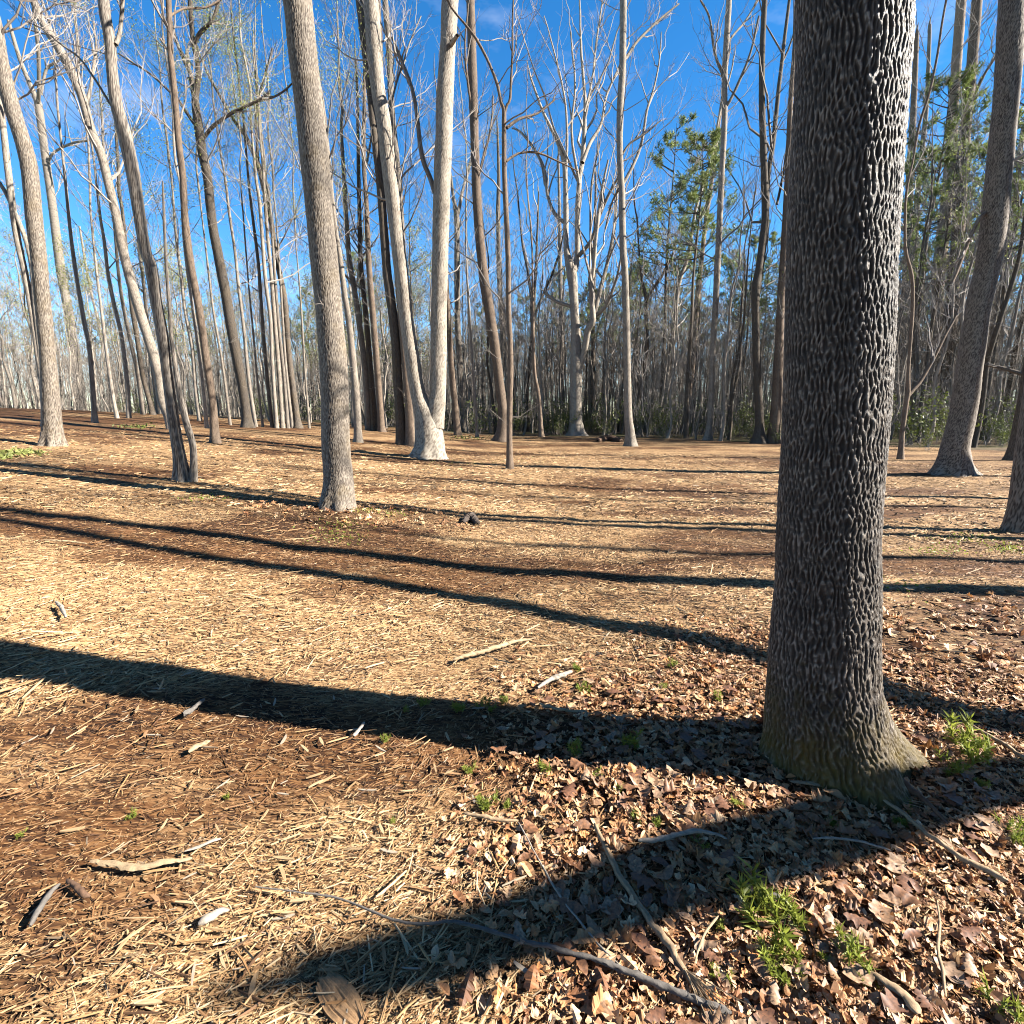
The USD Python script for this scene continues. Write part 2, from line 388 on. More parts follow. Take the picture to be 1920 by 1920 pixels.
# ground cover: shredded straw-like mulch, darker patches, leaf mould under the wood
gn = {'g': ('geometry', {}), 'at': ('attribute', {'attribute': 'tint'}),
      'big': ('noise_texture', {'scale': 1, 'detail': 6, 'roughness': 0.62}), 'mb': ('mapping', {'scale': (0.38, 0.75, 1)}),
      'mid': ('noise_texture', {'scale': 4.5, 'detail': 6, 'roughness': 0.7}),
      'wn': ('noise_texture', {'scale': 14, 'detail': 2}), 'wv': ('mix', {'fac': 0.035}),
      'm1': ('mapping', {'rotation': (0, 0, 0.4), 'scale': (26, 120, 20)}), 'v1': ('voronoi_texture', {'scale': 1}), 'c1': ('separate_color', {}),
      'm2': ('mapping', {'rotation': (0, 0, -0.6), 'scale': (38, 150, 20)}), 'v2': ('voronoi_texture', {'scale': 1}), 'c2': ('separate_color', {}),
      'm3': ('mapping', {'rotation': (0, 0, 1.3), 'scale': (9, 40, 9)}), 'v3': ('voronoi_texture', {'scale': 1}), 'c3': ('separate_color', {}),
      'mul': ('math', {'math_type': 'multiply'}), 'mul2': ('math', {'math_type': 'multiply_add', 'value2': 0.35}),
      'add1': ('math', {'math_type': 'multiply_add', 'value2': 1.25}),
      'add2': ('math', {'math_type': 'multiply_add', 'value2': 0.75}),
      'sub': ('math', {'math_type': 'subtract', 'value2': 0.76}),
      'r': ('rgb_ramp', {'ramp': [(0, (0.012, 0.006, 0.003)), (0.3, (0.03, 0.0155, 0.0075)), (0.5, (0.085, 0.047, 0.022)), (0.72, (0.18, 0.102, 0.045)), (1, (0.3, 0.195, 0.098))]}),
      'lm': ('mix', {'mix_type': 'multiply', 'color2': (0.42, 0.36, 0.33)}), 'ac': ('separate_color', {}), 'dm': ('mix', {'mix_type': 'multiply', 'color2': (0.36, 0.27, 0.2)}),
      'b': ('bump', {'strength': 1.0, 'distance': 0.02}),
      'p': ('principled_bsdf', {'roughness': 0.9, 'specular_ior_level': 0.15})}
ground_mat = M('mulch', gn, [
    ('g.position', 'mb.vector'), ('mb.vector', 'big.vector'), ('g.position', 'mid.vector'), ('g.position', 'wn.vector'), ('g.position', 'wv.color1'), ('wn.color', 'wv.color2'),
    ('wv.color', 'm1.vector'), ('wv.color', 'm2.vector'), ('wv.color', 'm3.vector'),
    ('m1.vector', 'v1.vector'), ('v1.color', 'c1.color'), ('m2.vector', 'v2.vector'), ('v2.color', 'c2.color'), ('m3.vector', 'v3.vector'), ('v3.color', 'c3.color'),
    ('c1.r', 'mul.value1'), ('c2.r', 'mul.value2'), ('c3.g', 'mul2.value1'), ('mul.value', 'mul2.value3'),
    ('big.fac', 'add1.value1'), ('mul2.value', 'add1.value3'), ('mid.fac', 'add2.value1'), ('add1.value', 'add2.value3'), ('add2.value', 'sub.value1'), ('sub.value', 'r.fac'),
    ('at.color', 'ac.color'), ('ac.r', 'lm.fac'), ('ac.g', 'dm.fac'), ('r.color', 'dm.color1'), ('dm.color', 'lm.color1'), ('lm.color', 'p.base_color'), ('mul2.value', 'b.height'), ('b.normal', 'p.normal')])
floor_mat = M('leaf_mould', {'g': ('geometry', {}), 'n': ('noise_texture', {'scale': 3, 'detail': 8, 'roughness': 0.75}), 'n2': ('noise_texture', {'scale': 0.3, 'detail': 4}),
                             'r': ('rgb_ramp', {'ramp': [(0.3, (0.025, 0.017, 0.01)), (0.52, (0.065, 0.046, 0.028)), (0.7, (0.13, 0.1, 0.062))]}),
                             'r2': ('rgb_ramp', {'ramp': [(0.45, (0, 0, 0)), (0.62, (0.55,) * 3)]}), 'mx': ('mix', {'color2': (0.05, 0.062, 0.016)}),
                             'b': ('bump', {'strength': 0.8, 'distance': 0.08}), 'p': ('principled_bsdf', {'roughness': 0.95, 'specular_ior_level': 0.1})},
              [('g.position', 'n.vector'), ('g.position', 'n2.vector'), ('n.fac', 'r.fac'), ('n2.fac', 'r2.fac'), ('r2.color', 'mx.fac'), ('r.color', 'mx.color1'), ('mx.color', 'p.base_color'),
               ('n.fac', 'b.height'), ('b.normal', 'p.normal')])

# ------------------------------------------------------------------ ground
def edge_y(x):
    """Far edge of the mulched clearing."""
    return np.interp(x, [-60, -20, -6, 6, 14, 22, 60], [30, 33, 37, 36, 29, 22, 20])


def leafy(x, y):
    """Where dead leaves lie thick: round the huge oak and in front of the stout grey one."""
    n = 0.9 * (meshkit.noise(np.stack([x * 1.3, y * 1.3, 0 * x], -1), 9) - 0.5)
    a = smoothstep(-0.35, 0.95, x + 1.2 * n) * (1 - smoothstep(2.6, 3.7, y + n - 0.25 * x))
    d = np.hypot((x + 2.3) / 2.4, (y - 7.2) / 1.0)
    return np.maximum(a, 0.8 * (1 - smoothstep(0.5, 1.1, d + n * 0.5)))


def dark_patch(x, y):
    """Where the mulch is damp and brown, with tree-crown shade painted in (0 to 1): broad streaks, most of it across the middle left and on the hill."""
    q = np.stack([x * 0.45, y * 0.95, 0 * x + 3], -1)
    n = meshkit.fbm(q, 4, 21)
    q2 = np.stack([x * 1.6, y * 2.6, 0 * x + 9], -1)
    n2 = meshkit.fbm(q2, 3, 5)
    mid = np.exp(-((y - 4.9 + 0.12 * x) / 0.75) ** 2) * smoothstep(2.2, -0.5, x)  # middle-left band: brown mulch with crown shade painted into the colour
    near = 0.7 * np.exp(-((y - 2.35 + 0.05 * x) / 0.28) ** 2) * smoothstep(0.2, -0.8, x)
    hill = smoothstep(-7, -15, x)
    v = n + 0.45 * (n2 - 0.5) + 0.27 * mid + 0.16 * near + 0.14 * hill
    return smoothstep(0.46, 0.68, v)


def axis(lo, hi, near, n_near, far, n_far):
    a = np.linspace(-near, near, n_near)
    b = near + (far - near) * np.linspace(0, 1, n_far + 1)[1:] ** 2.6
    return np.concatenate([-b[::-1], a, b])


gx = axis(0, 0, 6, 260, 320, 110)
gy = np.concatenate([-np.array([300, 150, 80, 40, 20, 10, 5, 3, 2, 1.2]), np.linspace(-0.6, 9, 260), 9 + (320 - 9) * np.linspace(0, 1, 150)[1:] ** 2.4])
X, Y = np.meshgrid(gx, gy, indexing='ij')
Z = ground_h(X, Y)
i = np.arange(X.size).reshape(X.shape)
F = np.stack([np.stack([i[:-1, :-1], i[1:, :-1], i[1:, 1:]], -1), np.stack([i[:-1, :-1], i[1:, 1:], i[:-1, 1:]], -1)], -2).reshape(-1, 3)
V = np.stack([X, Y, Z], -1).reshape(-1, 3)
cen = V[F].mean(1)
wood = (cen[:, 1] > edge_y(cen[:, 0]) + 3 * (meshkit.noise(cen * np.array([0.5, 0.5, 0])) - 0.5)) | (np.abs(cen[:, 0]) > 45) | (cen[:, 1] < -30)
for nm, sel, mt in (('ground', ~wood, ground_mat), ('woodland_floor', wood, floor_mat)):
    uq, inv = np.unique(F[sel], return_inverse=True)
    lz = leafy(V[uq, 0], V[uq, 1])
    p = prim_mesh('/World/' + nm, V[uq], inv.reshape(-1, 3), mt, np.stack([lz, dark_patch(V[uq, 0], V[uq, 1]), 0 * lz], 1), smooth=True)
    tag(p, {'ground': 'sunlit clearing floor of shredded wood mulch', 'woodland_floor': 'shaded leaf mould under the far wood'}[nm], 'ground', kind='structure')

# ------------------------------------------------------------------ traced trees
# each: name, label, bark, sides, trunk (px, py, width px) from the base up, limbs, options
def build_tree(name, label, mat, path, limbs=(), Y=None, total=None, n1=14, n2=5, n3=5, lo=None, ridge=None, S=None, ds=None, flare=0.35, seed=0,
               lump=0.05, tw=0.0055, buds=0, twigmat=None, bark_d=0.0, bark_f=36, group=None, stems=(), reach=0.24, low=8, flare_h=0.22):
    rng = np.random.default_rng(1000 + seed)
    g = hit(path[0][0], path[0][1])
    d0 = depth(g)
    r0 = path[0][2] / 2 * d0 / FOC * g[1] / math.hypot(g[0], g[1])
    Yp = (g[1] + r0) if Y is None else Y
    base = on_plane(path[0][0], path[0][1], Yp)
    gz = float(ground_h(base[0], base[1]))

    def to3(pts, dy=0.0, y0=Yp):
        out = []
        for k, (px, py, w) in enumerate(pts):
            q = on_plane(px, py, y0 + dy * k / max(1, len(pts) - 1))
            out.append([*q, w / 2 * depth(q) / FOC * q[1] / math.hypot(q[0], q[1])])
        return np.array(out)

    t = to3(path)
    t[0, :3] = [base[0], Yp, gz - 0.02]
    first = t[0].copy(); first[2] -= 0.25; first[0] -= (t[1, 0] - t[0, 0]) / max(0.1, t[1, 2] - t[0, 2]) * 0.2
    t = np.vstack([first, t])
    dist = depth(base)
    tot = total or 15 + 4 * rng.random() + 0.12 * dist
    # carry the trunk on above the frame
    top = t[-1]; dirv = t[-1, :3] - t[-3, :3]; dirv /= np.linalg.norm(dirv)
    ext = []
    q = top.copy(); span = max(tot - (top[2] - gz), 1.5)
    n = max(3, int(span / 0.9)); yw = 0
    for k in range(1, n + 1):
        w = 0.5 * (1 - k / n)
        dv = dirv * (1 - 0.6 * k / n) + np.array([0, 0, 0.6 * k / n]); dv += rng.normal(0, 0.06, 3); dv /= np.linalg.norm(dv)
        q = q.copy(); q[:3] += dv * span / n
        q[3] = top[3] * (1 - k / n) ** 0.85 + 0.012
        ext.append(q)
    t = np.vstack([t, ext])
    ds = ds or (0.12 if dist < 12 else 0.25)
    S = S or (28 if dist < 9 else 18 if dist < 16 else 12)
    sp = spline(t, ds)
    root = thing(name, label, 'tree', (base[0], Yp, gz), group=group)
    off = np.array([base[0], Yp, gz])
    if bark_d > 0:                                   # fine rings where the trunk is in view, coarse ones above
        zc = on_plane(960, -120, Yp)[2]
        lowp = sp[sp[:, 2] <= zc]; high = sp[sp[:, 2] >= lowp[-1, 2] - 1e-9]
        v1 = trunk_mesh(lowp, S, flare, seed, lump, bark_d, bark_f, gz, flare_h)
        v2 = trunk_mesh(high, 24, 0, seed, lump, 0, 36, gz)
        tv, tf, tt = join([v1, v2])
    else:
        tv, tf, tt = trunk_mesh(sp, S, flare, seed, lump, 0, 36, gz, flare_h)
    child(root, 'trunk', tv - off, tf, RIDGE.get(ridge) or (oak_mat if ridge == 'oak' else BARK[mat]), tt, smooth=True)
    ex_p, ex_r = [], []
    for st in stems:
        a = to3(st)
        if st[0][1] > path[0][1] - 25:
            z = float(ground_h(a[0, 0], Yp)); f0 = a[0].copy(); f0[2] = z - 0.2; a[0, 2] = min(a[0, 2], z + 0.02); a = np.vstack([f0, a])
        s = spline(a, ds)
        sv = trunk_mesh(s, S, flare * 0.5 if st[0][1] > path[0][1] - 25 else 0, seed + 5, lump, bark_d, bark_f, gz)
        child(root, 'stem', sv[0] - off, sv[1], RIDGE.get(ridge) or BARK[mat], sv[2], smooth=True)
    for li, lb in enumerate(limbs):
        a = to3(lb, dy=(0.18 * dist * rng.uniform(-1, 1)) * 0.35)
        s = spline(a, max(ds, 0.1))
        s[:, :3] += (meshkit.noise(s[:, :3] * 1.3 + li, 3)[:, None] - 0.5) * 0.04
        lv = tubes(s[None, :, :3], s[None, :, 3], 8 if dist < 20 else 6)
        child(root, 'limb', lv[0] - off, lv[1], BARK[mat], np.full((len(lv[0]), 3), 0.6), smooth=True)
        idx = np.linspace(0, len(s) - 1, 9)
        pp = np.stack([np.interp(idx, np.arange(len(s)), s[:, k]) for k in range(4)], 1)
        ex_p.append(pp[:, :3]); ex_r.append(pp[:, 3])
    loz = gz + (lo * 0.85 if lo is not None else 0.42 * tot)
    cv, cf, ends, _ = crown_from(rng, sp, loz, n1, n2, n3, reach, tw, (np.array(ex_p), np.array(ex_r)) if ex_p else None, low_twigs=low)
    child(root, 'crown', cv - off, cf, twigmat or twig_mat)
    if buds:
        e = ends[rng.integers(0, len(ends), buds)] + rng.normal(0, 0.22, (buds, 3))
        lv, lf = scatter_quads(rng, e, 0.03)
        child(root, 'new_leaves', lv - off, lf, bud_mat)
    return root


def scatter_quads(rng, P, size):
    n = len(P)
    a = rng.normal(0, 1, (n, 3)); a /= np.linalg.norm(a, axis=1, keepdims=True)
    b = np.cross(a, rng.normal(0, 1, (n, 3))); b /= np.linalg.norm(b, axis=1, keepdims=True)
    s = size * rng.uniform(0.6, 1.4, (n, 1))
    v = np.stack([P - a * s, P + b * s * 0.5, P + a * s, P - b * s * 0.5], 1).reshape(-1, 3)
    i = np.arange(n)[:, None] * 4
    f = np.vstack([np.hstack([i, i + 1, i + 2]), np.hstack([i, i + 2, i + 3])])
    return v, f
OAK = build_tree('oak_tree', 'huge dark oak with deeply furrowed bark and mossy flared foot, nearest of all trees', 'dark',
    [(1556, 1440, 232), (1545, 1333, 228), (1542, 1283, 218), (1543, 1200, 211), (1549, 1100, 203), (1551, 1000, 198), (1562, 820, 200), (1567, 700, 203), (1574, 500, 205), (1583, 333, 209), (1596, 100, 212), (1600, -150, 214)],
    Y=2.16, total=20, ridge='oak', S=440, ds=0.0065, bark_d=0.0075, bark_f=50, flare=0.34, flare_h=0.15, lo=7, seed=1, lump=0.03, low=0)
build_tree('oak_tree', 'stout grey oak behind the bare mulch, a loose vine looped round its upper trunk', 'grey',
    [(632, 957, 62), (634, 900, 55), (630, 833, 53), (626, 700, 52), (618, 600, 50), (609, 500, 51), (599, 400, 51), (590, 300, 53), (580, 200, 53), (567, 100, 54), (557, 0, 53)],
    ridge='mossy', S=130, ds=0.022, bark_d=0.009, bark_f=46, flare=0.2, seed=2, lump=0.04, low=2,
    limbs=[[(552, 152, 3), (530, 172, 4), (508, 184, 4), (490, 186, 3)]])
build_tree('oak_tree', 'straight grey oak on the left slope beside a patch of ivy', 'grey',
    [(100, 838, 42), (97, 780, 37), (92, 700, 34), (86, 633, 31), (74, 500, 31), (63, 400, 33), (52, 300, 33), (22, 200, 33), (2, 120, 31), (-12, 40, 29)],
    ridge='mossy', S=90, ds=0.035, bark_d=0.009, bark_f=40, seed=3, low=2)
build_tree('bare_tree', 'slim smooth grey tree with a second stem at its foot, before the leaning trunk', 'grey',
    [(345, 916, 34), (337, 860, 26), (327, 800, 23), (313, 700, 21), (305, 633, 23), (293, 567, 22), (283, 500, 24), (272, 467, 23), (258, 383, 24), (248, 317, 27), (233, 250, 27), (218, 193, 25), (210, 133, 21), (207, 83, 21), (197, 27, 22), (193, -10, 22)],
    stems=[[(363, 914, 16), (362, 840, 13), (350, 795, 13), (339, 750, 11), (331, 700, 10), (322, 640, 8), (318, 580, 7), (312, 500, 6), (308, 420, 5), (305, 340, 3)]],
    limbs=[[(207, 193, 6), (187, 160, 5), (167, 133, 5), (147, 107, 4), (113, 80, 4), (83, 55, 3), (50, 40, 2)], [(218, 83, 9), (225, 60, 8), (231, 0, 8), (234, -60, 7)]],
    ridge='grey', S=48, ds=0.05, bark_d=0.004, bark_f=40, seed=4, flare=0.25, low=3, Y=8.75)
build_tree('bare_tree', 'pale double trunk forked at its swollen foot, brightest pair in the middle', 'pale',
    [(805, 861, 62), (806, 833, 55), (803, 800, 50), (797, 775, 42), (784, 740, 29), (772, 667, 28), (762, 600, 25), (755, 533, 26), (747, 467, 26), (738, 383, 27), (728, 300, 28), (720, 233, 27), (709, 167, 26), (701, 83, 28), (696, 10, 28)],
    stems=[[(812, 800, 42), (818, 760, 34), (821, 733, 30), (822, 667, 30), (823, 583, 30), (825, 500, 30), (828, 367, 31), (832, 267, 32), (835, 167, 31), (839, 100, 29), (844, 0, 31), (848, -80, 28), (850, -200, 22)]],
    limbs=[[(815, 362, 10), (806, 335, 9), (793, 300, 9), (783, 233, 8), (773, 167, 7), (750, 110, 6), (735, 70, 4)], [(842, 88, 9), (850, 78, 8), (858, 66, 6)], [(802, 772, 20), (803, 758, 17), (806, 750, 8)],
           [(722, 250, 5), (740, 170, 4), (765, 90, 3), (790, 30, 2)]],
    ridge='pale', S=80, ds=0.045, bark_d=0.01, bark_f=24, seed=5, flare=0.22, low=4)
build_tree('bare_tree', 'thin crooked tree standing alone before the pale double trunk', 'brown',
    [(956, 880, 13), (955, 800, 11), (957, 700, 11), (956, 633, 10), (953, 567, 10), (953, 500, 10), (950, 417, 10), (946, 333, 9), (945, 233, 8), (945, 205, 8), (940, 193, 6), (933, 160, 6), (923, 133, 5), (913, 110, 5), (893, 73, 5), (870, 43, 4), (847, 15, 4)],
    limbs=[[(947, 210, 6), (952, 195, 5), (958, 183, 5), (960, 117, 4), (963, 0, 3)], [(950, 240, 6), (973, 223, 5), (1007, 213, 4), (1040, 187, 3)], [(950, 302, 5), (973, 287, 4), (1007, 286, 4), (1040, 300, 3), (1083, 322, 2)]],
    seed=6, total=9, n1=8, flare=0.2, low=6, S=20)
build_tree('bare_tree', 'thick brown trunk leaning right at the right side of the clearing', 'brown',
    [(1786, 893, 74), (1790, 850, 60), (1793, 833, 56), (1807, 767, 53), (1821, 667, 51), (1836, 567, 50), (1852, 500, 50), (1862, 433, 52), (1875, 300, 50), (1888, 167, 50), (1898, 0, 50)],
    limbs=[[(1852, 398, 10), (1838, 408, 9), (1817, 450, 8), (1793, 512, 7), (1786, 530, 3)]],
    ridge='brown', S=100, ds=0.03, bark_d=0.011, bark_f=36, seed=7, flare=0.35, low=3)
build_tree('bare_tree', 'broad trunk cut by the right edge of the picture above a patch of grass', 'brown',
    [(1908, 1000, 52), (1915, 920, 44), (1925, 830, 41), (1942, 700, 39), (1965, 500, 37), (1990, 200, 36), (2010, 0, 34)], ridge='brown', S=64, ds=0.04, bark_d=0.01, bark_f=34, seed=8, low=0)
build_tree('bare_tree', 'dark leaning tree with a low bare limb pointing left, at the right edge', 'dark',
    [(1897, 863, 26), (1908, 800, 22), (1922, 720, 20), (1938, 600, 19), (1960, 430, 18), (1980, 250, 16)], limbs=[[(1922, 702, 10), (1900, 696, 9), (1875, 689, 8), (1853, 685, 6)]], seed=9, low=0)
build_tree('bare_tree', 'smooth trunk leaning steeply left, its foot hidden behind the slim two-stemmed tree', 'grey',
    [(326, 806, 27), (318, 780, 24), (305, 750, 22), (297, 700, 21), (283, 650, 20), (267, 600, 20), (247, 533, 20), (230, 467, 19), (217, 400, 18), (203, 343, 18), (190, 290, 18), (170, 240, 18), (153, 180, 18), (133, 133, 20), (110, 90, 19), (80, 43, 17), (60, -5, 16)],
    limbs=[[(160, 200, 7), (172, 150, 6), (180, 90, 5), (176, 40, 4)], [(120, 108, 6), (100, 70, 4), (70, 60, 3), (40, 50, 2)]], seed=10, S=24, flare=0.15, twigmat=None)
build_tree('bare_tree', 'tall grey tree with a curved dark side branch, left of the thin pale poles', 'pale',
    [(154, 764, 20), (151, 740, 19), (138, 650, 18), (131, 600, 18), (119, 533, 19), (113, 500, 19), (98, 383, 17), (86, 300, 16), (75, 217, 16), (70, 190, 15), (57, 160, 10), (37, 110, 9), (17, 43, 7)],
    limbs=[[(71, 200, 9), (73, 165, 8), (72, 100, 8), (65, 33, 7), (58, -20, 6)], [(90, 310, 6), (96, 292, 6), (110, 280, 5), (140, 267, 5), (167, 263, 4), (200, 250, 2)], [(77, 178, 6), (87, 130, 6), (108, 115, 4), (120, 100, 2)]], seed=11, S=20)
build_tree('bare_tree', 'slender pole with a dark base between the tall grey tree and the slope', 'farpale',
    [(178, 793, 12), (173, 717, 10), (167, 650, 9), (157, 600, 9), (145, 530, 8), (138, 483, 8), (130, 417, 7), (122, 333, 6), (115, 267, 5), (108, 200, 5), (103, 120, 4)], seed=12, total=16)
build_tree('bare_tree', 'paired leaning stem just behind the straight grey oak on the slope', 'pale',
    [(86, 800, 17), (80, 716, 15), (72, 667, 14), (57, 567, 14), (44, 500, 14), (30, 433, 15), (14, 310, 14), (5, 230, 13), (-6, 150, 12)],
    stems=[[(80, 705, 13), (66, 567, 12), (60, 500, 11), (45, 440, 10), (10, 360, 9), (-8, 335, 8)]], seed=13)
build_tree('bare_tree', 'tall dark tree forking into crooked limbs, a long bare limb to each side', 'dark',
    [(464, 802, 22), (461, 770, 18), (453, 717, 18), (437, 633, 20), (423, 550, 20), (410, 483, 19), (398, 417, 18), (389, 333, 18), (379, 283, 18), (372, 233, 18), (366, 190, 14), (371, 150, 11), (371, 123, 10), (362, 77, 9), (358, 27, 9), (355, -20, 8)],
    limbs=[[(366, 200, 11), (364, 175, 10), (358, 143, 9), (337, 93, 7), (323, 50, 5), (318, 0, 3)], [(366, 80, 8), (375, 62, 8), (387, 50, 7), (400, 35, 6), (410, 0, 6)],
           [(364, 232, 7), (345, 205, 6), (335, 188, 6), (313, 167, 5), (283, 140, 5), (253, 120, 4), (223, 100, 3)], [(380, 262, 7), (400, 237, 7), (433, 213, 6), (467, 197, 6), (490, 185, 5), (507, 170, 4)]], seed=14, S=24)
build_tree('bare_tree', 'grey tree with a wavy trunk just left of the dark forking tree', 'brown',
    [(404, 831, 18), (398, 750, 15), (388, 683, 15), (374, 583, 15), (360, 510, 15), (353, 467, 16), (346, 400, 14), (343, 333, 13), (335, 267, 13), (330, 207, 12), (325, 150, 12), (319, 93, 11), (316, 0, 11)],
    limbs=[[(328, 190, 5), (320, 110, 4), (300, 72, 3)], [(319, 30, 5), (345, 16, 4), (385, 14, 4), (420, -5, 3)]], seed=15, S=20)
build_tree('bare_tree', 'dark slim tree curving up to the left beside the group of straight poles', 'dark',
    [(559, 803, 16), (556, 780, 13), (550, 733, 12), (542, 667, 11), (537, 600, 11), (532, 550, 11), (518, 483, 10), (510, 427, 10), (498, 367, 10), (488, 323, 11), (477, 290, 10), (457, 250, 9), (440, 227, 7), (420, 193, 6), (400, 157, 5), (377, 110, 4)],
    limbs=[[(483, 300, 7), (482, 277, 6), (480, 233, 6), (483, 200, 6), (490, 165, 5), (500, 130, 4), (510, 90, 3)]], seed=16)
for k, (lab, pts) in enumerate([
    ('first pole from the left in the group of straight pale poles', [(480, 800, 9), (467, 717, 9), (457, 617, 8), (447, 533, 8), (440, 467, 7), (430, 400, 7), (422, 333, 6), (413, 283, 5), (400, 190, 4)]),
    ('thinnest pole in the group of straight pale poles', [(493, 800, 6), (483, 717, 5), (474, 617, 5), (466, 533, 4), (458, 430, 4), (450, 320, 3)]),
    ('pale pole with a straight shaft, third in the group of poles', [(511, 802, 9), (500, 700, 9), (492, 600, 8), (485, 500, 8), (475, 417, 7), (467, 350, 6), (458, 240, 5)]),
    ('pole crossing behind its neighbour in the middle of the group of poles', [(519, 803, 10), (511, 690, 9), (507, 600, 9), (497, 517, 9), (487, 383, 8), (480, 333, 7), (470, 220, 5)]),
    ('thickest pale pole of the group of poles', [(530, 803, 11), (523, 700, 10), (515, 600, 10), (508, 510, 9), (500, 420, 8), (492, 300, 6)]),
    ('pole touching the dark curving tree on its left', [(540, 803, 9), (532, 700, 8), (523, 617, 8), (514, 500, 7), (506, 380, 6)]),
    ('thin pole nearest the dark curving tree', [(548, 802, 8), (537, 700, 7), (530, 600, 6), (524, 500, 5), (517, 400, 4)]),
    ('wispy pale sapling between the dark curving tree and the stout grey oak', [(580, 803, 6), (572, 700, 5), (567, 617, 5), (562, 540, 4), (555, 460, 3)]),
    ('thin pale pole just left of the dark forking tree', [(432, 797, 7), (417, 683, 6), (400, 583, 6), (390, 500, 5), (378, 400, 4)]),
    ('grey pole behind the wavy grey tree', [(375, 790, 10), (367, 733, 10), (360, 650, 9), (347, 583, 8), (340, 520, 8), (330, 440, 7), (322, 340, 5)]),
    ('reddish footed pole touching the wavy grey tree', [(388, 803, 10), (380, 717, 9), (367, 617, 8), (355, 533, 8), (345, 450, 7), (338, 350, 5)]),
    ('left one of two leaning poles on the hill brow', [(206, 757, 7), (197, 690, 7), (187, 617, 7), (173, 557, 6), (163, 510, 6), (150, 430, 5)]),
    ('right one of two leaning poles on the hill brow', [(220, 784, 10), (213, 750, 9), (205, 700, 9), (196, 630, 8), (190, 580, 7), (180, 500, 6), (170, 400, 5)]),
    ('grey pole right of the two leaning poles on the brow', [(242, 784, 11), (238, 717, 11), (228, 633, 10), (213, 567, 10), (203, 517, 9), (195, 450, 8), (187, 400, 7), (176, 300, 5)]),
    ('bent pole behind the leaning smooth trunk', [(268, 778, 10), (258, 700, 10), (243, 633, 9), (230, 567, 9), (222, 510, 8), (214, 420, 7)]),
    ('dark bowed trunk close behind the leaning smooth trunk', [(287, 778, 15), (277, 740, 12), (267, 700, 12), (257, 633, 12), (248, 577, 12), (240, 500, 10), (230, 400, 8)]),
    ('short-looking thick pole under the leaning smooth trunk', [(297, 776, 12), (290, 720, 11), (284, 670, 10), (276, 600, 9), (268, 520, 8)]),
]):
    pts = [(a, b, c * 0.82) for a, b, c in pts]
    build_tree('bare_tree', lab, ['farpale', 'pale', 'grey', 'farpale', 'pale', 'farpale'][k % 6] if k != 15 else 'dark', pts, seed=20 + k, total=17 + (k % 4), n1=11, n2=4, n3=5, S=10, flare=0.2, lo=7, buds=5000 if k in (0, 2, 4, 7, 9, 11, 13) else 0, twigmat=twig_pale)
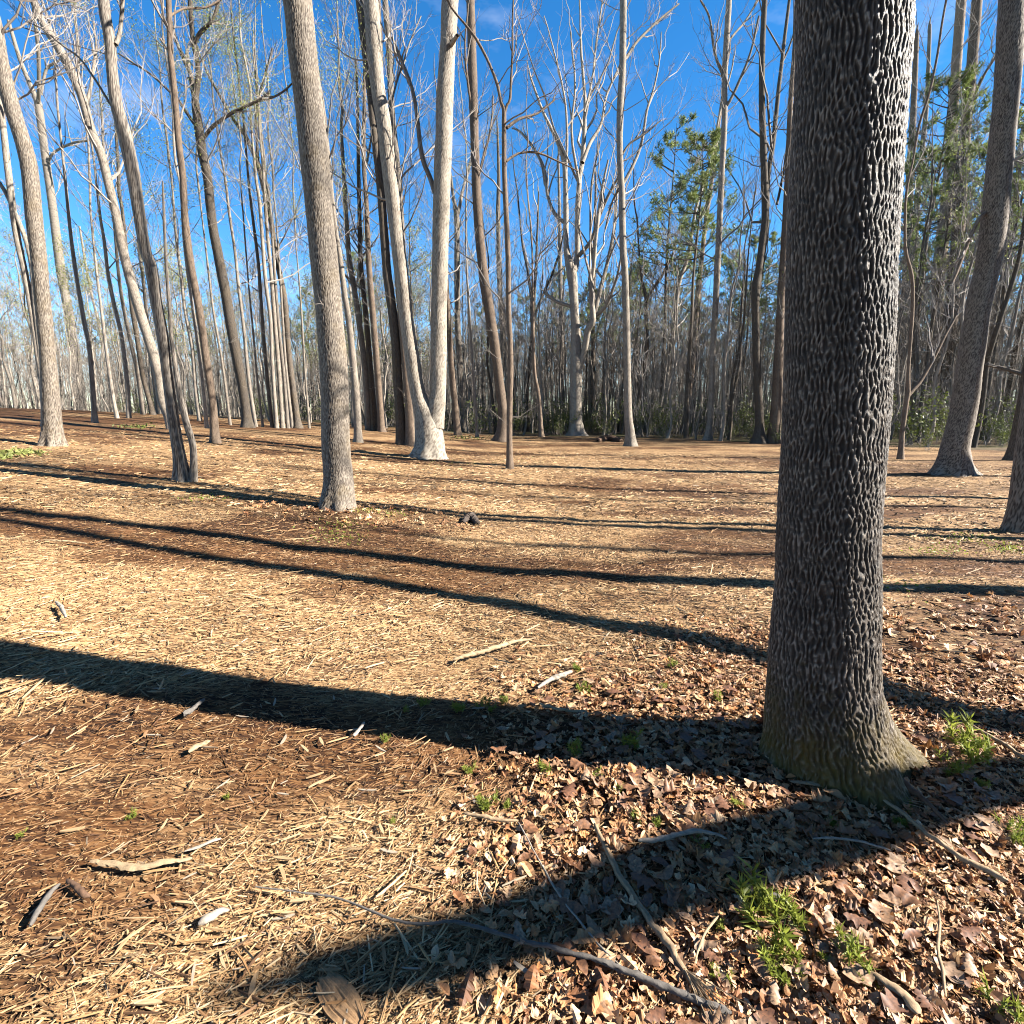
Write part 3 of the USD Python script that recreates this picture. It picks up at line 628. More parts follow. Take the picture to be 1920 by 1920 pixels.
for k, (lab, mat, pts, lim) in enumerate([
    ('grey tree half hidden behind the right side of the stout grey oak', 'grey', [(672, 830, 15), (667, 733, 14), (655, 610, 12), (646, 550, 11), (637, 480, 10), (628, 420, 9), (620, 340, 8)], []),
    ('left tree of three slim ones right of the stout grey oak', 'grey', [(691, 807, 12), (685, 700, 11), (673, 600, 11), (663, 533, 10), (657, 500, 10), (652, 450, 9), (645, 333, 8), (640, 240, 6)], []),
    ('dark middle tree of three slim ones right of the stout grey oak', 'dark', [(703, 808, 14), (695, 700, 11), (687, 600, 10), (677, 500, 9), (674, 400, 8), (672, 300, 7), (670, 180, 5)], []),
    ('right tree of three slim ones right of the stout grey oak', 'brown', [(716, 810, 13), (708, 700, 12), (700, 600, 12), (692, 500, 11), (687, 383, 9), (682, 300, 8), (683, 200, 7), (684, 100, 5)], [[(684, 320, 5), (694, 270, 4), (700, 200, 3)]]),
    ('dark straight trunk leaning left, just left of the pale double trunk', 'dark', [(754, 834, 22), (748, 750, 18), (741, 633, 18), (731, 550, 18), (725, 500, 17), (715, 367, 16), (704, 267, 14), (693, 167, 13), (683, 83, 14), (675, 10, 15)], []),
    ('reddish foot and grey stem between the dark straight trunk and the double trunk', 'brown', [(770, 836, 19), (766, 760, 14), (757, 660, 11), (748, 560, 10), (740, 470, 9), (733, 360, 7)], []),
    ('slim trunk rising from behind the left half of the pale double trunk', 'grey', [(777, 815, 16), (770, 700, 15), (760, 560, 14), (752, 420, 13), (744, 310, 13), (734, 200, 12), (730, 100, 12), (722, 0, 11)], []),
    ('slim brown trunk close on the right of the pale double trunk', 'brown', [(858, 816, 13), (852, 750, 12), (847, 700, 11), (842, 617, 10), (838, 540, 8), (835, 460, 6)], []),
    ('grey tree with a high narrow fork, right of the pale double trunk', 'grey', [(868, 809, 13), (863, 700, 12), (858, 600, 11), (857, 500, 11), (857, 450, 10), (856, 405, 10), (850, 370, 6), (845, 330, 5), (838, 290, 4)], [[(857, 410, 7), (866, 365, 6), (875, 330, 5), (882, 300, 3)]]),
    ('spindly white sapling in front of the dense wood', 'farpale', [(895, 820, 6), (887, 700, 5), (880, 583, 5), (877, 540, 4), (874, 480, 3)], []),
    ('leaning brown trunk sweeping left as it rises, behind the thin crooked tree', 'brown', [(940, 829, 28), (942, 800, 20), (942, 767, 18), (932, 683, 18), (923, 617, 19), (912, 550, 19), (906, 510, 18), (897, 417, 17), (891, 300, 16), (889, 233, 16), (886, 150, 18), (884, 67, 16), (882, 0, 16)], [[(892, 350, 6), (905, 300, 5), (920, 240, 4), (925, 180, 3)], [(890, 225, 5), (878, 160, 5), (872, 90, 4), (878, 0, 3)]]),
    ('slim dark stem right behind the leaning brown trunk', 'dark', [(962, 805, 9), (950, 690, 9), (942, 600, 9), (936, 530, 8), (934, 400, 8), (935, 330, 6), (933, 250, 4)], []),
    ('small dark forked tree, open fork halfway up, left of the tall fan-crowned tree', 'dark', [(986, 809, 11), (987, 733, 9), (993, 683, 9), (998, 633, 8), (998, 600, 8), (996, 560, 6), (990, 510, 5), (980, 460, 4), (975, 410, 3)], [[(999, 600, 6), (1003, 540, 6), (1006, 470, 5), (1009, 390, 4), (1010, 350, 2)], [(1003, 590, 6), (1015, 560, 5), (1035, 515, 5), (1050, 470, 4), (1058, 430, 2)]]),
    ('thin leaning stem left of the tall fan-crowned tree', 'brown', [(1015, 819, 9), (1012, 760, 7), (1008, 730, 7), (1003, 700, 6), (1000, 640, 6), (999, 560, 5), (998, 480, 3)], []),
    ('slim grey trunk just behind the left of the tall fan-crowned tree', 'grey', [(1055, 806, 9), (1054, 700, 8), (1052, 600, 8), (1050, 500, 8), (1049, 400, 6), (1047, 300, 4)], []),
    ('dark slim trunk just behind the right of the tall fan-crowned tree', 'dark', [(1110, 808, 9), (1111, 720, 9), (1112, 633, 9), (1113, 540, 8), (1115, 440, 6), (1117, 340, 4)], []),
]):
    build_tree('bare_tree', lab, mat, pts, lim, seed=50 + k, S=14, n1=12, n2=5, n3=5, total=None, buds=3500 if k in (0, 1, 8, 11) else 0, twigmat=twig_pale if k % 3 == 0 else None, lo=8)
build_tree('bare_tree', 'tall pale tree with a wide fan of upswept limbs, middle of the far edge', 'pale',
    [(1081, 817, 34), (1080, 795, 26), (1080, 783, 24), (1080, 700, 23), (1080, 633, 18), (1077, 583, 16), (1074, 533, 18), (1071, 508, 19), (1062, 467, 11), (1061, 400, 10), (1060, 340, 9), (1057, 300, 9), (1045, 265, 7), (1033, 240, 6), (1017, 207, 5), (1000, 160, 4)],
    limbs=[[(1074, 515, 13), (1082, 483, 12), (1083, 400, 11), (1087, 333, 10), (1092, 300, 10), (1097, 200, 7), (1090, 100, 5), (1087, 0, 3)], [(1092, 305, 8), (1107, 267, 7), (1127, 233, 6), (1137, 180, 5), (1160, 127, 4), (1180, 80, 3)],
           [(1088, 690, 13), (1097, 650, 13), (1103, 617, 13), (1112, 600, 12), (1108, 550, 9), (1113, 500, 8), (1118, 440, 7), (1126, 370, 6), (1140, 300, 4)], [(1111, 602, 10), (1125, 545, 9), (1137, 500, 8), (1150, 440, 7), (1156, 380, 5), (1160, 310, 3)],
           [(1113, 595, 9), (1135, 575, 7), (1150, 540, 6), (1160, 507, 5), (1166, 470, 3)], [(1072, 575, 7), (1060, 571, 7), (1047, 567, 6), (1027, 553, 5), (1020, 540, 2)], [(1058, 418, 7), (1040, 400, 7), (1027, 367, 6), (1020, 317, 6), (1000, 277, 5), (975, 247, 4), (960, 240, 2)],
           [(1085, 480, 8), (1107, 453, 7), (1120, 417, 6), (1133, 383, 6), (1153, 343, 5), (1170, 320, 3)], [(1061, 330, 6), (1063, 250, 5), (1058, 180, 4), (1040, 100, 3), (1020, 30, 2)], [(1086, 345, 6), (1072, 250, 5), (1078, 160, 4), (1070, 60, 3)], [(1096, 210, 5), (1110, 150, 4), (1118, 80, 4), (1130, 0, 3)], [(1113, 500, 6), (1107, 430, 5), (1110, 340, 4), (1125, 270, 3)]],
    seed=80, S=22, flare=0.3, n1=10, n2=6, n3=5, lo=11, total=21)
build_tree('bare_tree', 'straight clean trunk with a scarred foot, right of the fan-crowned tree', 'pale',
    [(1183, 837, 22), (1180, 800, 17), (1178, 783, 15), (1176, 700, 14), (1174, 600, 14), (1171, 500, 13), (1168, 467, 13), (1166, 367, 12), (1162, 283, 12), (1163, 200, 13), (1167, 133, 13), (1168, 67, 13), (1169, 0, 13)],
    limbs=[[(1168, 345, 7), (1187, 310, 7), (1203, 267, 6), (1213, 207, 5), (1227, 160, 4), (1237, 110, 3), (1240, 60, 2)], [(1172, 112, 6), (1193, 80, 5), (1233, 40, 4), (1273, 7, 3)], [(1167, 345, 6), (1157, 360, 5), (1146, 385, 4), (1135, 430, 3)], [(1164, 295, 5), (1180, 270, 4), (1210, 250, 4), (1240, 225, 2)]],
    seed=81, S=24, flare=0.35)
for k, (lab, mat, pts, lim) in enumerate([
    ('small zigzag tree with a knobbly bent trunk, right of the straight clean trunk', 'brown', [(1193, 814, 8), (1197, 750, 8), (1207, 700, 9), (1213, 650, 8), (1211, 600, 8), (1212, 562, 8), (1204, 527, 5), (1200, 490, 4), (1196, 440, 3)], [[(1213, 565, 7), (1223, 543, 6), (1240, 520, 5), (1260, 480, 4), (1270, 440, 2)]]),
    ('thin trunk leaning right in front of the evergreens', 'pale', [(1235, 814, 10), (1245, 750, 9), (1253, 683, 8), (1263, 617, 8), (1273, 533, 8), (1290, 480, 7), (1303, 400, 6), (1317, 350, 6), (1335, 290, 5), (1350, 210, 4), (1372, 130, 3)], []),
    ('leaning grey trunk left of the two straight right-hand trunks', 'brown', [(1283, 813, 18), (1287, 780, 12), (1291, 750, 11), (1300, 667, 10), (1307, 567, 10), (1314, 500, 9), (1323, 417, 8), (1333, 350, 8), (1341, 283, 7), (1352, 200, 6), (1365, 110, 4)], []),
    ('clean grey trunk with high upswept limbs, foremost slim one left of the huge oak', 'grey', [(1327, 826, 16), (1330, 800, 13), (1333, 767, 12), (1336, 667, 11), (1342, 567, 12), (1345, 500, 12), (1347, 467, 12), (1353, 333, 11), (1358, 233, 11), (1359, 133, 11), (1365, 33, 11), (1368, -20, 10)],
     [[(1355, 140, 6), (1340, 100, 5), (1330, 33, 4), (1313, 0, 3)], [(1360, 200, 7), (1368, 190, 6), (1387, 150, 6), (1407, 100, 5), (1423, 30, 4)], [(1362, 82, 5), (1380, 60, 4), (1397, 40, 4), (1425, -5, 3)]]),
    ('dark grey trunk with a broken pale knot, left of the huge oak', 'dark', [(1422, 832, 30), (1424, 805, 20), (1424, 783, 17), (1420, 700, 16), (1417, 600, 15), (1417, 540, 17), (1422, 510, 14), (1430, 450, 14), (1435, 400, 14), (1432, 300, 13), (1429, 200, 12), (1429, 100, 11), (1434, 0, 10)],
     [[(1420, 560, 9), (1428, 500, 9), (1437, 430, 9), (1440, 333, 9), (1450, 267, 9), (1460, 167, 8), (1470, 83, 7), (1480, 0, 6)], [(1457, 383, 5), (1465, 345, 5), (1470, 317, 4), (1478, 250, 3)]]),
    ('grey trunk partly hidden by the left edge of the huge oak', 'brown', [(1449, 832, 26), (1455, 770, 22), (1460, 667, 18), (1464, 567, 15), (1470, 467, 14), (1476, 350, 12), (1482, 200, 10)], []),
    ('slim sapling with a long limb slanting right, between the huge oak and the leaning trunk', 'brown', [(1688, 862, 13), (1691, 820, 11), (1693, 800, 10), (1700, 750, 10), (1703, 735, 9), (1703, 700, 7), (1707, 640, 7), (1711, 580, 7), (1710, 520, 7), (1698, 467, 6), (1697, 400, 6), (1701, 350, 5), (1712, 300, 4)],
     [[(1703, 742, 9), (1715, 728, 8), (1727, 713, 8), (1753, 667, 7), (1773, 627, 6), (1790, 597, 5), (1800, 570, 2)]]),
    ('brown trunk close to the right edge of the huge oak', 'brown', [(1684, 806, 22), (1690, 667, 20), (1697, 567, 18), (1702, 467, 16), (1706, 333, 15), (1713, 200, 12), (1718, 80, 10)], []),
    ('slimmer trunk right of the brown trunk beside the huge oak', 'grey', [(1706, 800, 16), (1708, 667, 16), (1712, 550, 14), (1717, 420, 13), (1724, 330, 11), (1737, 200, 9), (1743, 60, 7)], [[(1722, 350, 6), (1740, 300, 5), (1770, 280, 4), (1800, 240, 3)]]),
    ('left trunk of the close grey pair at the right', 'brown', [(1743, 813, 32), (1748, 750, 26), (1752, 700, 25), (1757, 600, 25), (1759, 533, 25), (1765, 467, 26), (1773, 400, 25), (1782, 300, 23), (1790, 167, 20), (1800, 33, 20), (1806, -60, 18)], []),
    ('right trunk of the close grey pair at the right, dark vine on its foot', 'brown', [(1760, 820, 36), (1766, 780, 27), (1772, 750, 25), (1778, 667, 25), (1786, 567, 26), (1790, 500, 26), (1794, 470, 26), (1803, 333, 25), (1811, 233, 22), (1824, 100, 21), (1832, 0, 21)], [[(1812, 220, 7), (1840, 150, 6), (1870, 100, 5), (1900, 30, 4)]]),
    ('slim trunk behind the leaning brown one at the right', 'grey', [(1852, 785, 15), (1866, 667, 14), (1880, 560, 14), (1892, 467, 12), (1905, 367, 11), (1917, 250, 9)], []),
]):
    build_tree('bare_tree', lab, mat, pts, lim, seed=100 + k, S=20, n1=13, n2=5, n3=5, twigmat=twig_pale if k % 4 == 1 else None, lo=8, flare=0.3)

# trees that stand just outside the frame on the sunny side and throw their shadows across the clearing
def plain_tree(label, pts, seed, total=17, mat='grey', stems=()):
    rng = np.random.default_rng(seed)
    t = np.array(pts, float)
    z = float(ground_h(t[0, 0], t[0, 1])); t[0, 2] = z - 0.2
    q = t[-1].copy(); d = t[-1, :3] - t[-2, :3]; d /= np.linalg.norm(d)
    ext = []
    n = max(3, int((total - q[2]) / 1.2))
    for k in range(1, n + 1):
        dv = d * (1 - k / n) + np.array([0, 0, 1]) * (k / n) + rng.normal(0, 0.07, 3)
        q = q.copy(); q[:3] += dv / np.linalg.norm(dv) * 1.2; q[3] = t[-1, 3] * (1 - k / n) ** 0.8 + 0.012; ext.append(q)
    sp = spline(np.vstack([t, ext]), 0.2)
    off = np.array([t[0, 0], t[0, 1], z])
    root = thing('bare_tree', label, 'tree', off)
    tv, tf, tt = trunk_mesh(sp, 16, 0.35, seed, 0.06, 0, 36, z)
    child(root, 'trunk', tv - off, tf, BARK[mat], tt, smooth=True)
    ex = None
    for s in stems:
        s = spline(np.array(s, float), 0.2); sv = trunk_mesh(s, 14, 0, seed + 1, 0.06)
        child(root, 'stem', sv[0] - off, sv[1], BARK[mat], sv[2], smooth=True)
        idx = np.linspace(0, len(s) - 1, 9); pp = np.stack([np.interp(idx, np.arange(len(s)), s[:, c]) for c in range(4)], 1)
        ex = (pp[None, :, :3], pp[None, :, 3]) if ex is None else (np.vstack([ex[0], pp[None, :, :3]]), np.vstack([ex[1], pp[None, :, 3]]))
    cv, cf, _, _ = crown_from(rng, sp, 0.55 * total, 14, 5, 4, 0.24, 0.006, None, low_twigs=0)
    child(root, 'crown', cv - off, cf, twig_mat)


COT = 1 / math.tan(SUN_EL)
SH = SUN[:2] / np.linalg.norm(SUN[:2])


def caster(px, py, z, r):
    g = hit(px, py)
    dz = z - g[2]
    return [g[0] + SH[0] * dz * COT, g[1] + SH[1] * dz * COT, z, r]


plain_tree('double tree outside the frame on the sunny side', [(4.85, 2.15, 0, 0.2), (4.85, 2.3, 0.8, 0.17), caster(1860, 1352, 1.7, 0.13), caster(1440, 1238, 3.6, 0.125), caster(900, 1125, 5.3, 0.11), caster(600, 1075, 6.4, 0.1)], 301, 17,
           stems=[[(4.85, 2.1, 0.3, 0.13), caster(1900, 1465, 2.1, 0.12), caster(1500, 1570, 3.0, 0.13), caster(1250, 1640, 3.5, 0.13), caster(1000, 1740, 4.1, 0.095), caster(700, 1810, 4.8, 0.06), caster(400, 1870, 5.6, 0.03)],
                  [caster(1420, 1590, 3.2, 0.07), caster(1150, 1640, 4.0, 0.06), caster(850, 1735, 5.2, 0.05), caster(550, 1800, 6.2, 0.03)],
                  [caster(1200, 1655, 3.6, 0.05), caster(1000, 1780, 4.2, 0.035), caster(750, 1860, 5.0, 0.028), caster(560, 1900, 5.8, 0.015)]])
g = hit(1920, 1112)
plain_tree('tall tree outside the frame on the sunny side', [(g[0] + 5 * SH[0], g[1] + 5 * SH[1], 0, 0.19), (g[0] + 5 * SH[0], g[1] + 5 * SH[1] + .05, 4, 0.15), (g[0] + 5 * SH[0] + .1, g[1] + 5 * SH[1] + .1, 9, 0.12)], 302, 18)
for k, (x, y) in enumerate([(13.5, 5.4), (16.5, 8.7), (19, 3.2), (18, 12.5), (13.5, -2.6), (22, 6.5)]):
    plain_tree(['slim tree well outside the frame beyond the double tree', 'slim tree outside the frame level with the leaning trunk', 'far tree outside the frame on the sunny side', 'tree outside the frame beside the close grey pair', 'tree outside the frame nearly level with the photographer', 'farthest tree outside the frame on the sunny side'][k],
               [(x, y, 0, 0.15), (x + .1, y, 4, 0.12), (x + .3, y + .2, 9, 0.1)], 310 + k, 18)
# ------------------------------------------------------------------ the wood behind
def proto_tree(name, label, seed, H, r, mat, tw, n=(16, 5, 5), buds=0, group=None, loc=(0, 0, 0), rz=0.0, sc=1.0, lo=0.35, reach=0.2):
    rng = np.random.default_rng(seed)
    z = np.linspace(-0.3, H, 14)
    wx = np.cumsum(rng.normal(0, 0.12, 14)); wy = np.cumsum(rng.normal(0, 0.12, 14))
    t = np.stack([wx - wx[0], wy - wy[0], z, r * np.clip(1 - (z / H) * 0.93, 0.05, 1)], 1)
    sp = spline(t, 0.6)
    root = thing(name, label, 'tree', loc, rz, sc, group)
    tv, tf, tt = trunk_mesh(sp, 8, 0.3, seed, 0.05)
    child(root, 'trunk', tv, tf, BARK[mat], tt, smooth=True)
    cv, cf, ends, _ = crown_from(rng, sp, lo * H, *n, reach, tw, low_twigs=14)
    child(root, 'crown', cv, cf, twig_pale if mat == 'farpale' else twig_mat)
    if buds:
        lv, lf = scatter_quads(rng, ends[rng.integers(0, len(ends), buds)] + rng.normal(0, 0.2, (buds, 3)), 0.04)
        child(root, 'new_leaves', lv, lf, bud_mat)
    return root


rng = np.random.default_rng(77)


def keep_off(P, taken, dmin):
    return all((P[0] - q[0]) ** 2 + (P[1] - q[1]) ** 2 > dmin * dmin for q in taken)


SECTORS = [(100, 'left of the grey oak on the slope'), (345, 'between the slope oak and the slim two-stemmed tree'), (632, 'between the two-stemmed tree and the stout grey oak'),
           (806, 'between the stout grey oak and the pale double trunk'), (955, 'between the pale double trunk and the thin crooked tree'), (1080, 'between the thin crooked tree and the fan-crowned tree'),
           (1182, 'between the fan-crowned tree and the straight clean trunk'), (1460, 'between the straight clean trunk and the huge oak'), (1655, 'behind the huge oak'),
           (1800, 'between the huge oak and the leaning brown trunk'), (1e9, 'right of the leaning brown trunk')]


def where(x, y):
    """Between which of the named trees a far thing shows."""
    dd = y * CP - (0 - EYE) * 0 + EYE * SP
    px = 960 + FOC * x / dd
    return next(t for lim, t in SECTORS if px < lim)


spots = {'left': [], 'back': []}
taken = []
tries = 0
while len(spots['left']) < 95 and tries < 9000:
    tries += 1
    a = math.radians(rng.uniform(-52, -8)); d = rng.uniform(31, 62)
    P = (d * math.sin(a), d * math.cos(a))
    if P[1] > 14 and keep_off(P, taken, 1.3) and (d > 33 + 4 * math.sin(7 * a)): taken.append(P); spots['left'].append(P)
tries = 0
while len(spots['back']) < 190 and tries < 20000:
    tries += 1
    a = math.radians(rng.uniform(-14, 52)); d = rng.uniform(30, 62)
    P = (d * math.sin(a), d * math.cos(a))
    if P[1] > edge_y(P[0]) + 0.5 and keep_off(P, taken, 0.95): taken.append(P); spots['back'].append(P)
GL, GB = 'pale slim trees of the far wood beyond the rise', 'slim trees of the dense wood behind the clearing'
LL, LB = 'pale slim bare tree in the far wood beyond the rise', 'slim bare tree in the dense wood behind the clearing'
protos = {}
for zone, mats in (('left', ['farpale'] * 4), ('back', ['far', 'farpale', 'far', 'farpale', 'far', 'dark'])):
    for k, P in enumerate(spots[zone]):
        v = k % len(mats)
        loc = (P[0], P[1], float(ground_h(P[0], P[1])))
        rz, sc = rng.uniform(0, 6.28), rng.uniform(0.75, 1.15)
        lab, grp = ('pale slim far tree ', GL) if zone == 'left' else ('slim bare far tree ', GB)
        lab += where(*P)
        if (zone, v) not in protos:
            protos[zone, v] = proto_tree('slim_tree', lab, 400 + v + (40 if zone == 'back' else 0), ([10, 12, 9, 13] if zone == 'left' else [13, 15, 11, 14, 12, 16])[v], ([0.06, 0.075, 0.045, 0.08] if zone == 'left' else [0.085, 0.1, 0.06, 0.09, 0.07, 0.12])[v], mats[v], 0.009,
                                         buds=(2000 if v in (1, 2) else 0) if zone == 'left' else (300 if v == 3 else 0), group=grp, loc=loc, rz=rz, sc=sc, lo=0.3)
        else:
            dup(protos[zone, v], 'slim_tree', lab, 'tree', loc, rz, sc, grp)


def proto_pine(label, seed, H, r, loc, rz, sc, group, lo=0.5):
    rng = np.random.default_rng(seed)
    z = np.linspace(-0.3, H, 10)
    t = np.stack([np.cumsum(rng.normal(0, 0.06, 10)), np.cumsum(rng.normal(0, 0.06, 10)), z, r * (1 - 0.93 * np.clip(z / H, 0, 1))], 1)
    sp = spline(t, 0.6)
    root = thing('pine_tree', label, 'tree', loc, rz, sc, group)
    tv, tf, tt = trunk_mesh(sp, 9, 0.25, seed, 0.04)
    child(root, 'trunk', tv, tf, BARK['dark'], tt, smooth=True)
    n1 = 46
    zz = rng.uniform(lo, 0.99, n1) ** 0.9 * H
    st = np.stack([np.interp(zz, sp[:, 2], sp[:, c]) for c in range(3)], 1)
    az = rng.uniform(0, 6.28, n1); el = rng.uniform(0.0, 0.6, n1)
    d = np.stack([np.cos(az) * np.cos(el), np.sin(az) * np.cos(el), np.sin(el)], 1)
    ln = 0.19 * H * (1.15 - zz / H) * rng.uniform(0.5, 1.2, n1) + 0.5
    P1, R1 = grow(rng, st, d, ln, 0.02 * ln ** 0.5 + 0.01, 6, 0.12, 0.1)
    f2 = fork(rng, P1, R1, 6, 0.3, 0.7, 0.45)
    P2, R2 = grow(rng, f2[0], f2[1], f2[2], np.full(len(f2[0]), 0.008), 4, 0.1, 0.1)
    bv, bf, _ = join([tubes(P1, R1, 4), tubes(P2, R2, 3)])
    child(root, 'branches', bv, bf, BARK['dark'])
    tips = np.vstack([P2[:, -1], P2[:, 2], P1[:, -1], P1[:, 4]])
    n = 13
    T = np.repeat(tips, n, 0)
    dr = rng.normal(0, 1, T.shape); dr[:, 2] += 0.35; dr /= np.linalg.norm(dr, axis=1, keepdims=True)
    wd = np.cross(dr, rng.normal(0, 1, T.shape)); wd /= np.linalg.norm(wd, axis=1, keepdims=True)
    l = rng.uniform(0.16, 0.34, (len(T), 1))
    v = np.stack([T - wd * 0.02, T + wd * 0.02, T + dr * l], 1).reshape(-1, 3)
    child(root, 'needles', v, np.arange(len(v)).reshape(-1, 3), needle_mat)
    return root


def foot(px, Y):
    """Ground point at distance Y under the picture column px."""
    d = ray(px, 790); x = d[0] / d[1] * Y
    return (x, Y, float(ground_h(x, Y)))


GP = 'pines among the bare trees of the far wood'
pines = []
pine_px = [(1240, 40, 1.1), (1300, 43, 1.12), (1290, 33.5, 0.92), (1385, 44, .85), (1130, 52, .75), (1190, 55, .85), (1180, 48, .7), (1420, 50, .9), (690, 46, .72), (905, 52, .62), (1040, 56, .68), (1700, 36, 1.15), (1740, 40, 1.1), (1790, 42, 1.2), (1830, 38, .95),
           (1880, 37, 1.15), (1920, 44, 1.2), (1660, 46, 1.15), (1500, 48, .95), (1570, 50, .95), (1350, 52, .85), (1460, 41, .8), (1730, 30, 0.8), (1850, 31, .9), (590, 52, .66), (850, 58, .6), (1100, 46, .62), (390, 56, .6), (1950, 32, 1.0), (1255, 58, .9), (1690, 52, 1.1), (1770, 54, 1.1)] + [(x, 58 + (k * 37 % 22), 0.72 + 0.05 * (k % 5)) for k, x in enumerate(range(985, 1480, 22))] + [(x, 50 + (k * 29 % 20), 0.9) for k, x in enumerate(range(1660, 1960, 24))] + [(760, 66, .6), (815, 72, .62), (930, 64, .6), (655, 68, .55)]
pine_lab = {0: 'tall pine with its dark green crown showing against the sky, left one of the pair', 1: 'tall pine with a full green crown against the sky, right one of the pair', 8: 'young pine right of the stout grey oak, low among the bare stems'}
for k, (px, Y_, s) in enumerate(pine_px):
    loc = foot(px, Y_)
    lab = pine_lab.get(k) or 'green pine in the far wood ' + where(loc[0], loc[1]); grp = None if k in pine_lab else GP
    if k < 3:
        pines.append(proto_pine(lab, 600 + k, 19, 0.17, loc, 0.4 * k, s, grp, 0.45 + 0.06 * k))
    else:
        dup(pines[k % 3], 'pine_tree', lab, 'tree', loc, rng.uniform(0, 6.28), s, grp)


def proto_shrub(label, seed, loc, rz, sc, group):
    rng = np.random.default_rng(seed)
    root = thing('evergreen_shrub', label, 'shrub', loc, rz, sc, group)
    n = 9
    st = np.stack([rng.normal(0, 0.12, n), rng.normal(0, 0.12, n), np.full(n, -0.05)], 1)
    d = np.stack([rng.normal(0, 0.45, n), rng.normal(0, 0.45, n), np.ones(n)], 1); d /= np.linalg.norm(d, axis=1, keepdims=True)
    P1, R1 = grow(rng, st, d, rng.uniform(1.2, 2.6, n), np.full(n, 0.014), 7, 0.1, 0.25)
    f2 = fork(rng, P1, R1, 8, 0.25, 0.9, 0.4)
    P2, R2 = grow(rng, f2[0], f2[1], f2[2], np.full(len(f2[0]), 0.006), 5, 0.1, 0.2)
    bv, bf, _ = join([tubes(P1, R1, 4), tubes(P2, R2, 3)])
    child(root, 'stems', bv, bf, twig_mat)
    pts = P2.reshape(-1, 3); pts = pts[rng.integers(0, len(pts), 520)] + rng.normal(0, 0.1, (520, 3))
    lv, lf = scatter_quads(rng, pts, 0.065)
    child(root, 'leaves', lv, lf, shrub_mat)
    return root


GS = 'evergreen shrubs along the edge of the far wood'
LS = 'leafy green shrub under the far trees at the edge of the clearing'
shr = []
cols = np.concatenate([rng.uniform(860, 1480, 64), rng.uniform(1665, 1960, 26), rng.uniform(480, 860, 16), rng.uniform(200, 480, 6)])
for k, px in enumerate(cols):
    x0 = (px - 960) / FOC * 36
    Y_ = float(edge_y(x0 * 0.9)) + 0.8 + 20 * rng.uniform(0, 1) ** 1.6
    loc = foot(px, Y_)
    sc = 0.35 + 0.85 * rng.uniform(0, 1) ** 1.5
    lab = 'leafy green shrub ' + where(loc[0], loc[1])
    if k < 3: shr.append(proto_shrub(lab, 700 + k, loc, rng.uniform(0, 6), sc, GS))
    else: dup(shr[k % 3], 'evergreen_shrub', lab, 'shrub', loc, rng.uniform(0, 6.28), sc, GS)

# the far-off wood that reads as one mass
far = UsdGeom.PointInstancer.Define(stage, '/World/distant_wood')
tag(far.GetPrim(), 'far-off bare wood closing the view behind the nearer trees', 'woodland', kind='stuff')
hold = []
for k in range(5):
    rg = np.random.default_rng(800 + k)
    H = [11, 13, 9.5, 14, 8][k]
    z = np.linspace(-0.3, H, 8)
    t = np.stack([np.cumsum(rg.normal(0, 0.12, 8)), np.cumsum(rg.normal(0, 0.12, 8)), z, [0.08, 0.1, 0.06, 0.1, 0.04][k] * (1 - 0.9 * np.clip(z / H, 0, 1))], 1)
    sp = spline(t, 1.2)
    tv = trunk_mesh(sp, 6, 0.2, k)
    cv, cf, _, _ = crown_from(rg, sp, 0.4 * H, 12, 4, 4, 0.2, 0.013, low_twigs=6)
    v, f, _ = join([(tv[0], tv[1]), (cv, cf)])
    pm = prim_mesh(f'/World/distant_wood/tree_kind_{k}', v, f, BARK['farpale'] if k % 2 == 0 else BARK['far'])
    hold.append(pm.GetPath())
n = 3000
a = np.radians(rng.uniform(-54, 54, n)); d = np.sqrt(rng.uniform(50 ** 2, 120 ** 2, n))
d = np.where(a > math.radians(-5), np.sqrt(rng.uniform(42 ** 2, 105 ** 2, n)), d)
px_, py_ = d * np.sin(a), d * np.cos(a)
pz_ = ground_h(px_, py_)
sc = rng.uniform(0.65, 1.0, n)
ang = rng.uniform(0, np.pi, n)
far.CreatePrototypesRel().SetTargets(hold)
far.CreateProtoIndicesAttr(Vt.IntArray.FromNumpy(rng.integers(0, 5, n).astype(np.int32)))
far.CreatePositionsAttr(Vt.Vec3fArray.FromNumpy(np.stack([px_, py_, pz_], 1).astype(np.float32)))
far.CreateScalesAttr(Vt.Vec3fArray.FromNumpy(np.repeat(sc[:, None], 3, 1).astype(np.float32)))
far.CreateOrientationsAttr(Vt.QuathArray([Gf.Quath(float(math.cos(q)), 0, 0, float(math.sin(q))) for q in ang]))

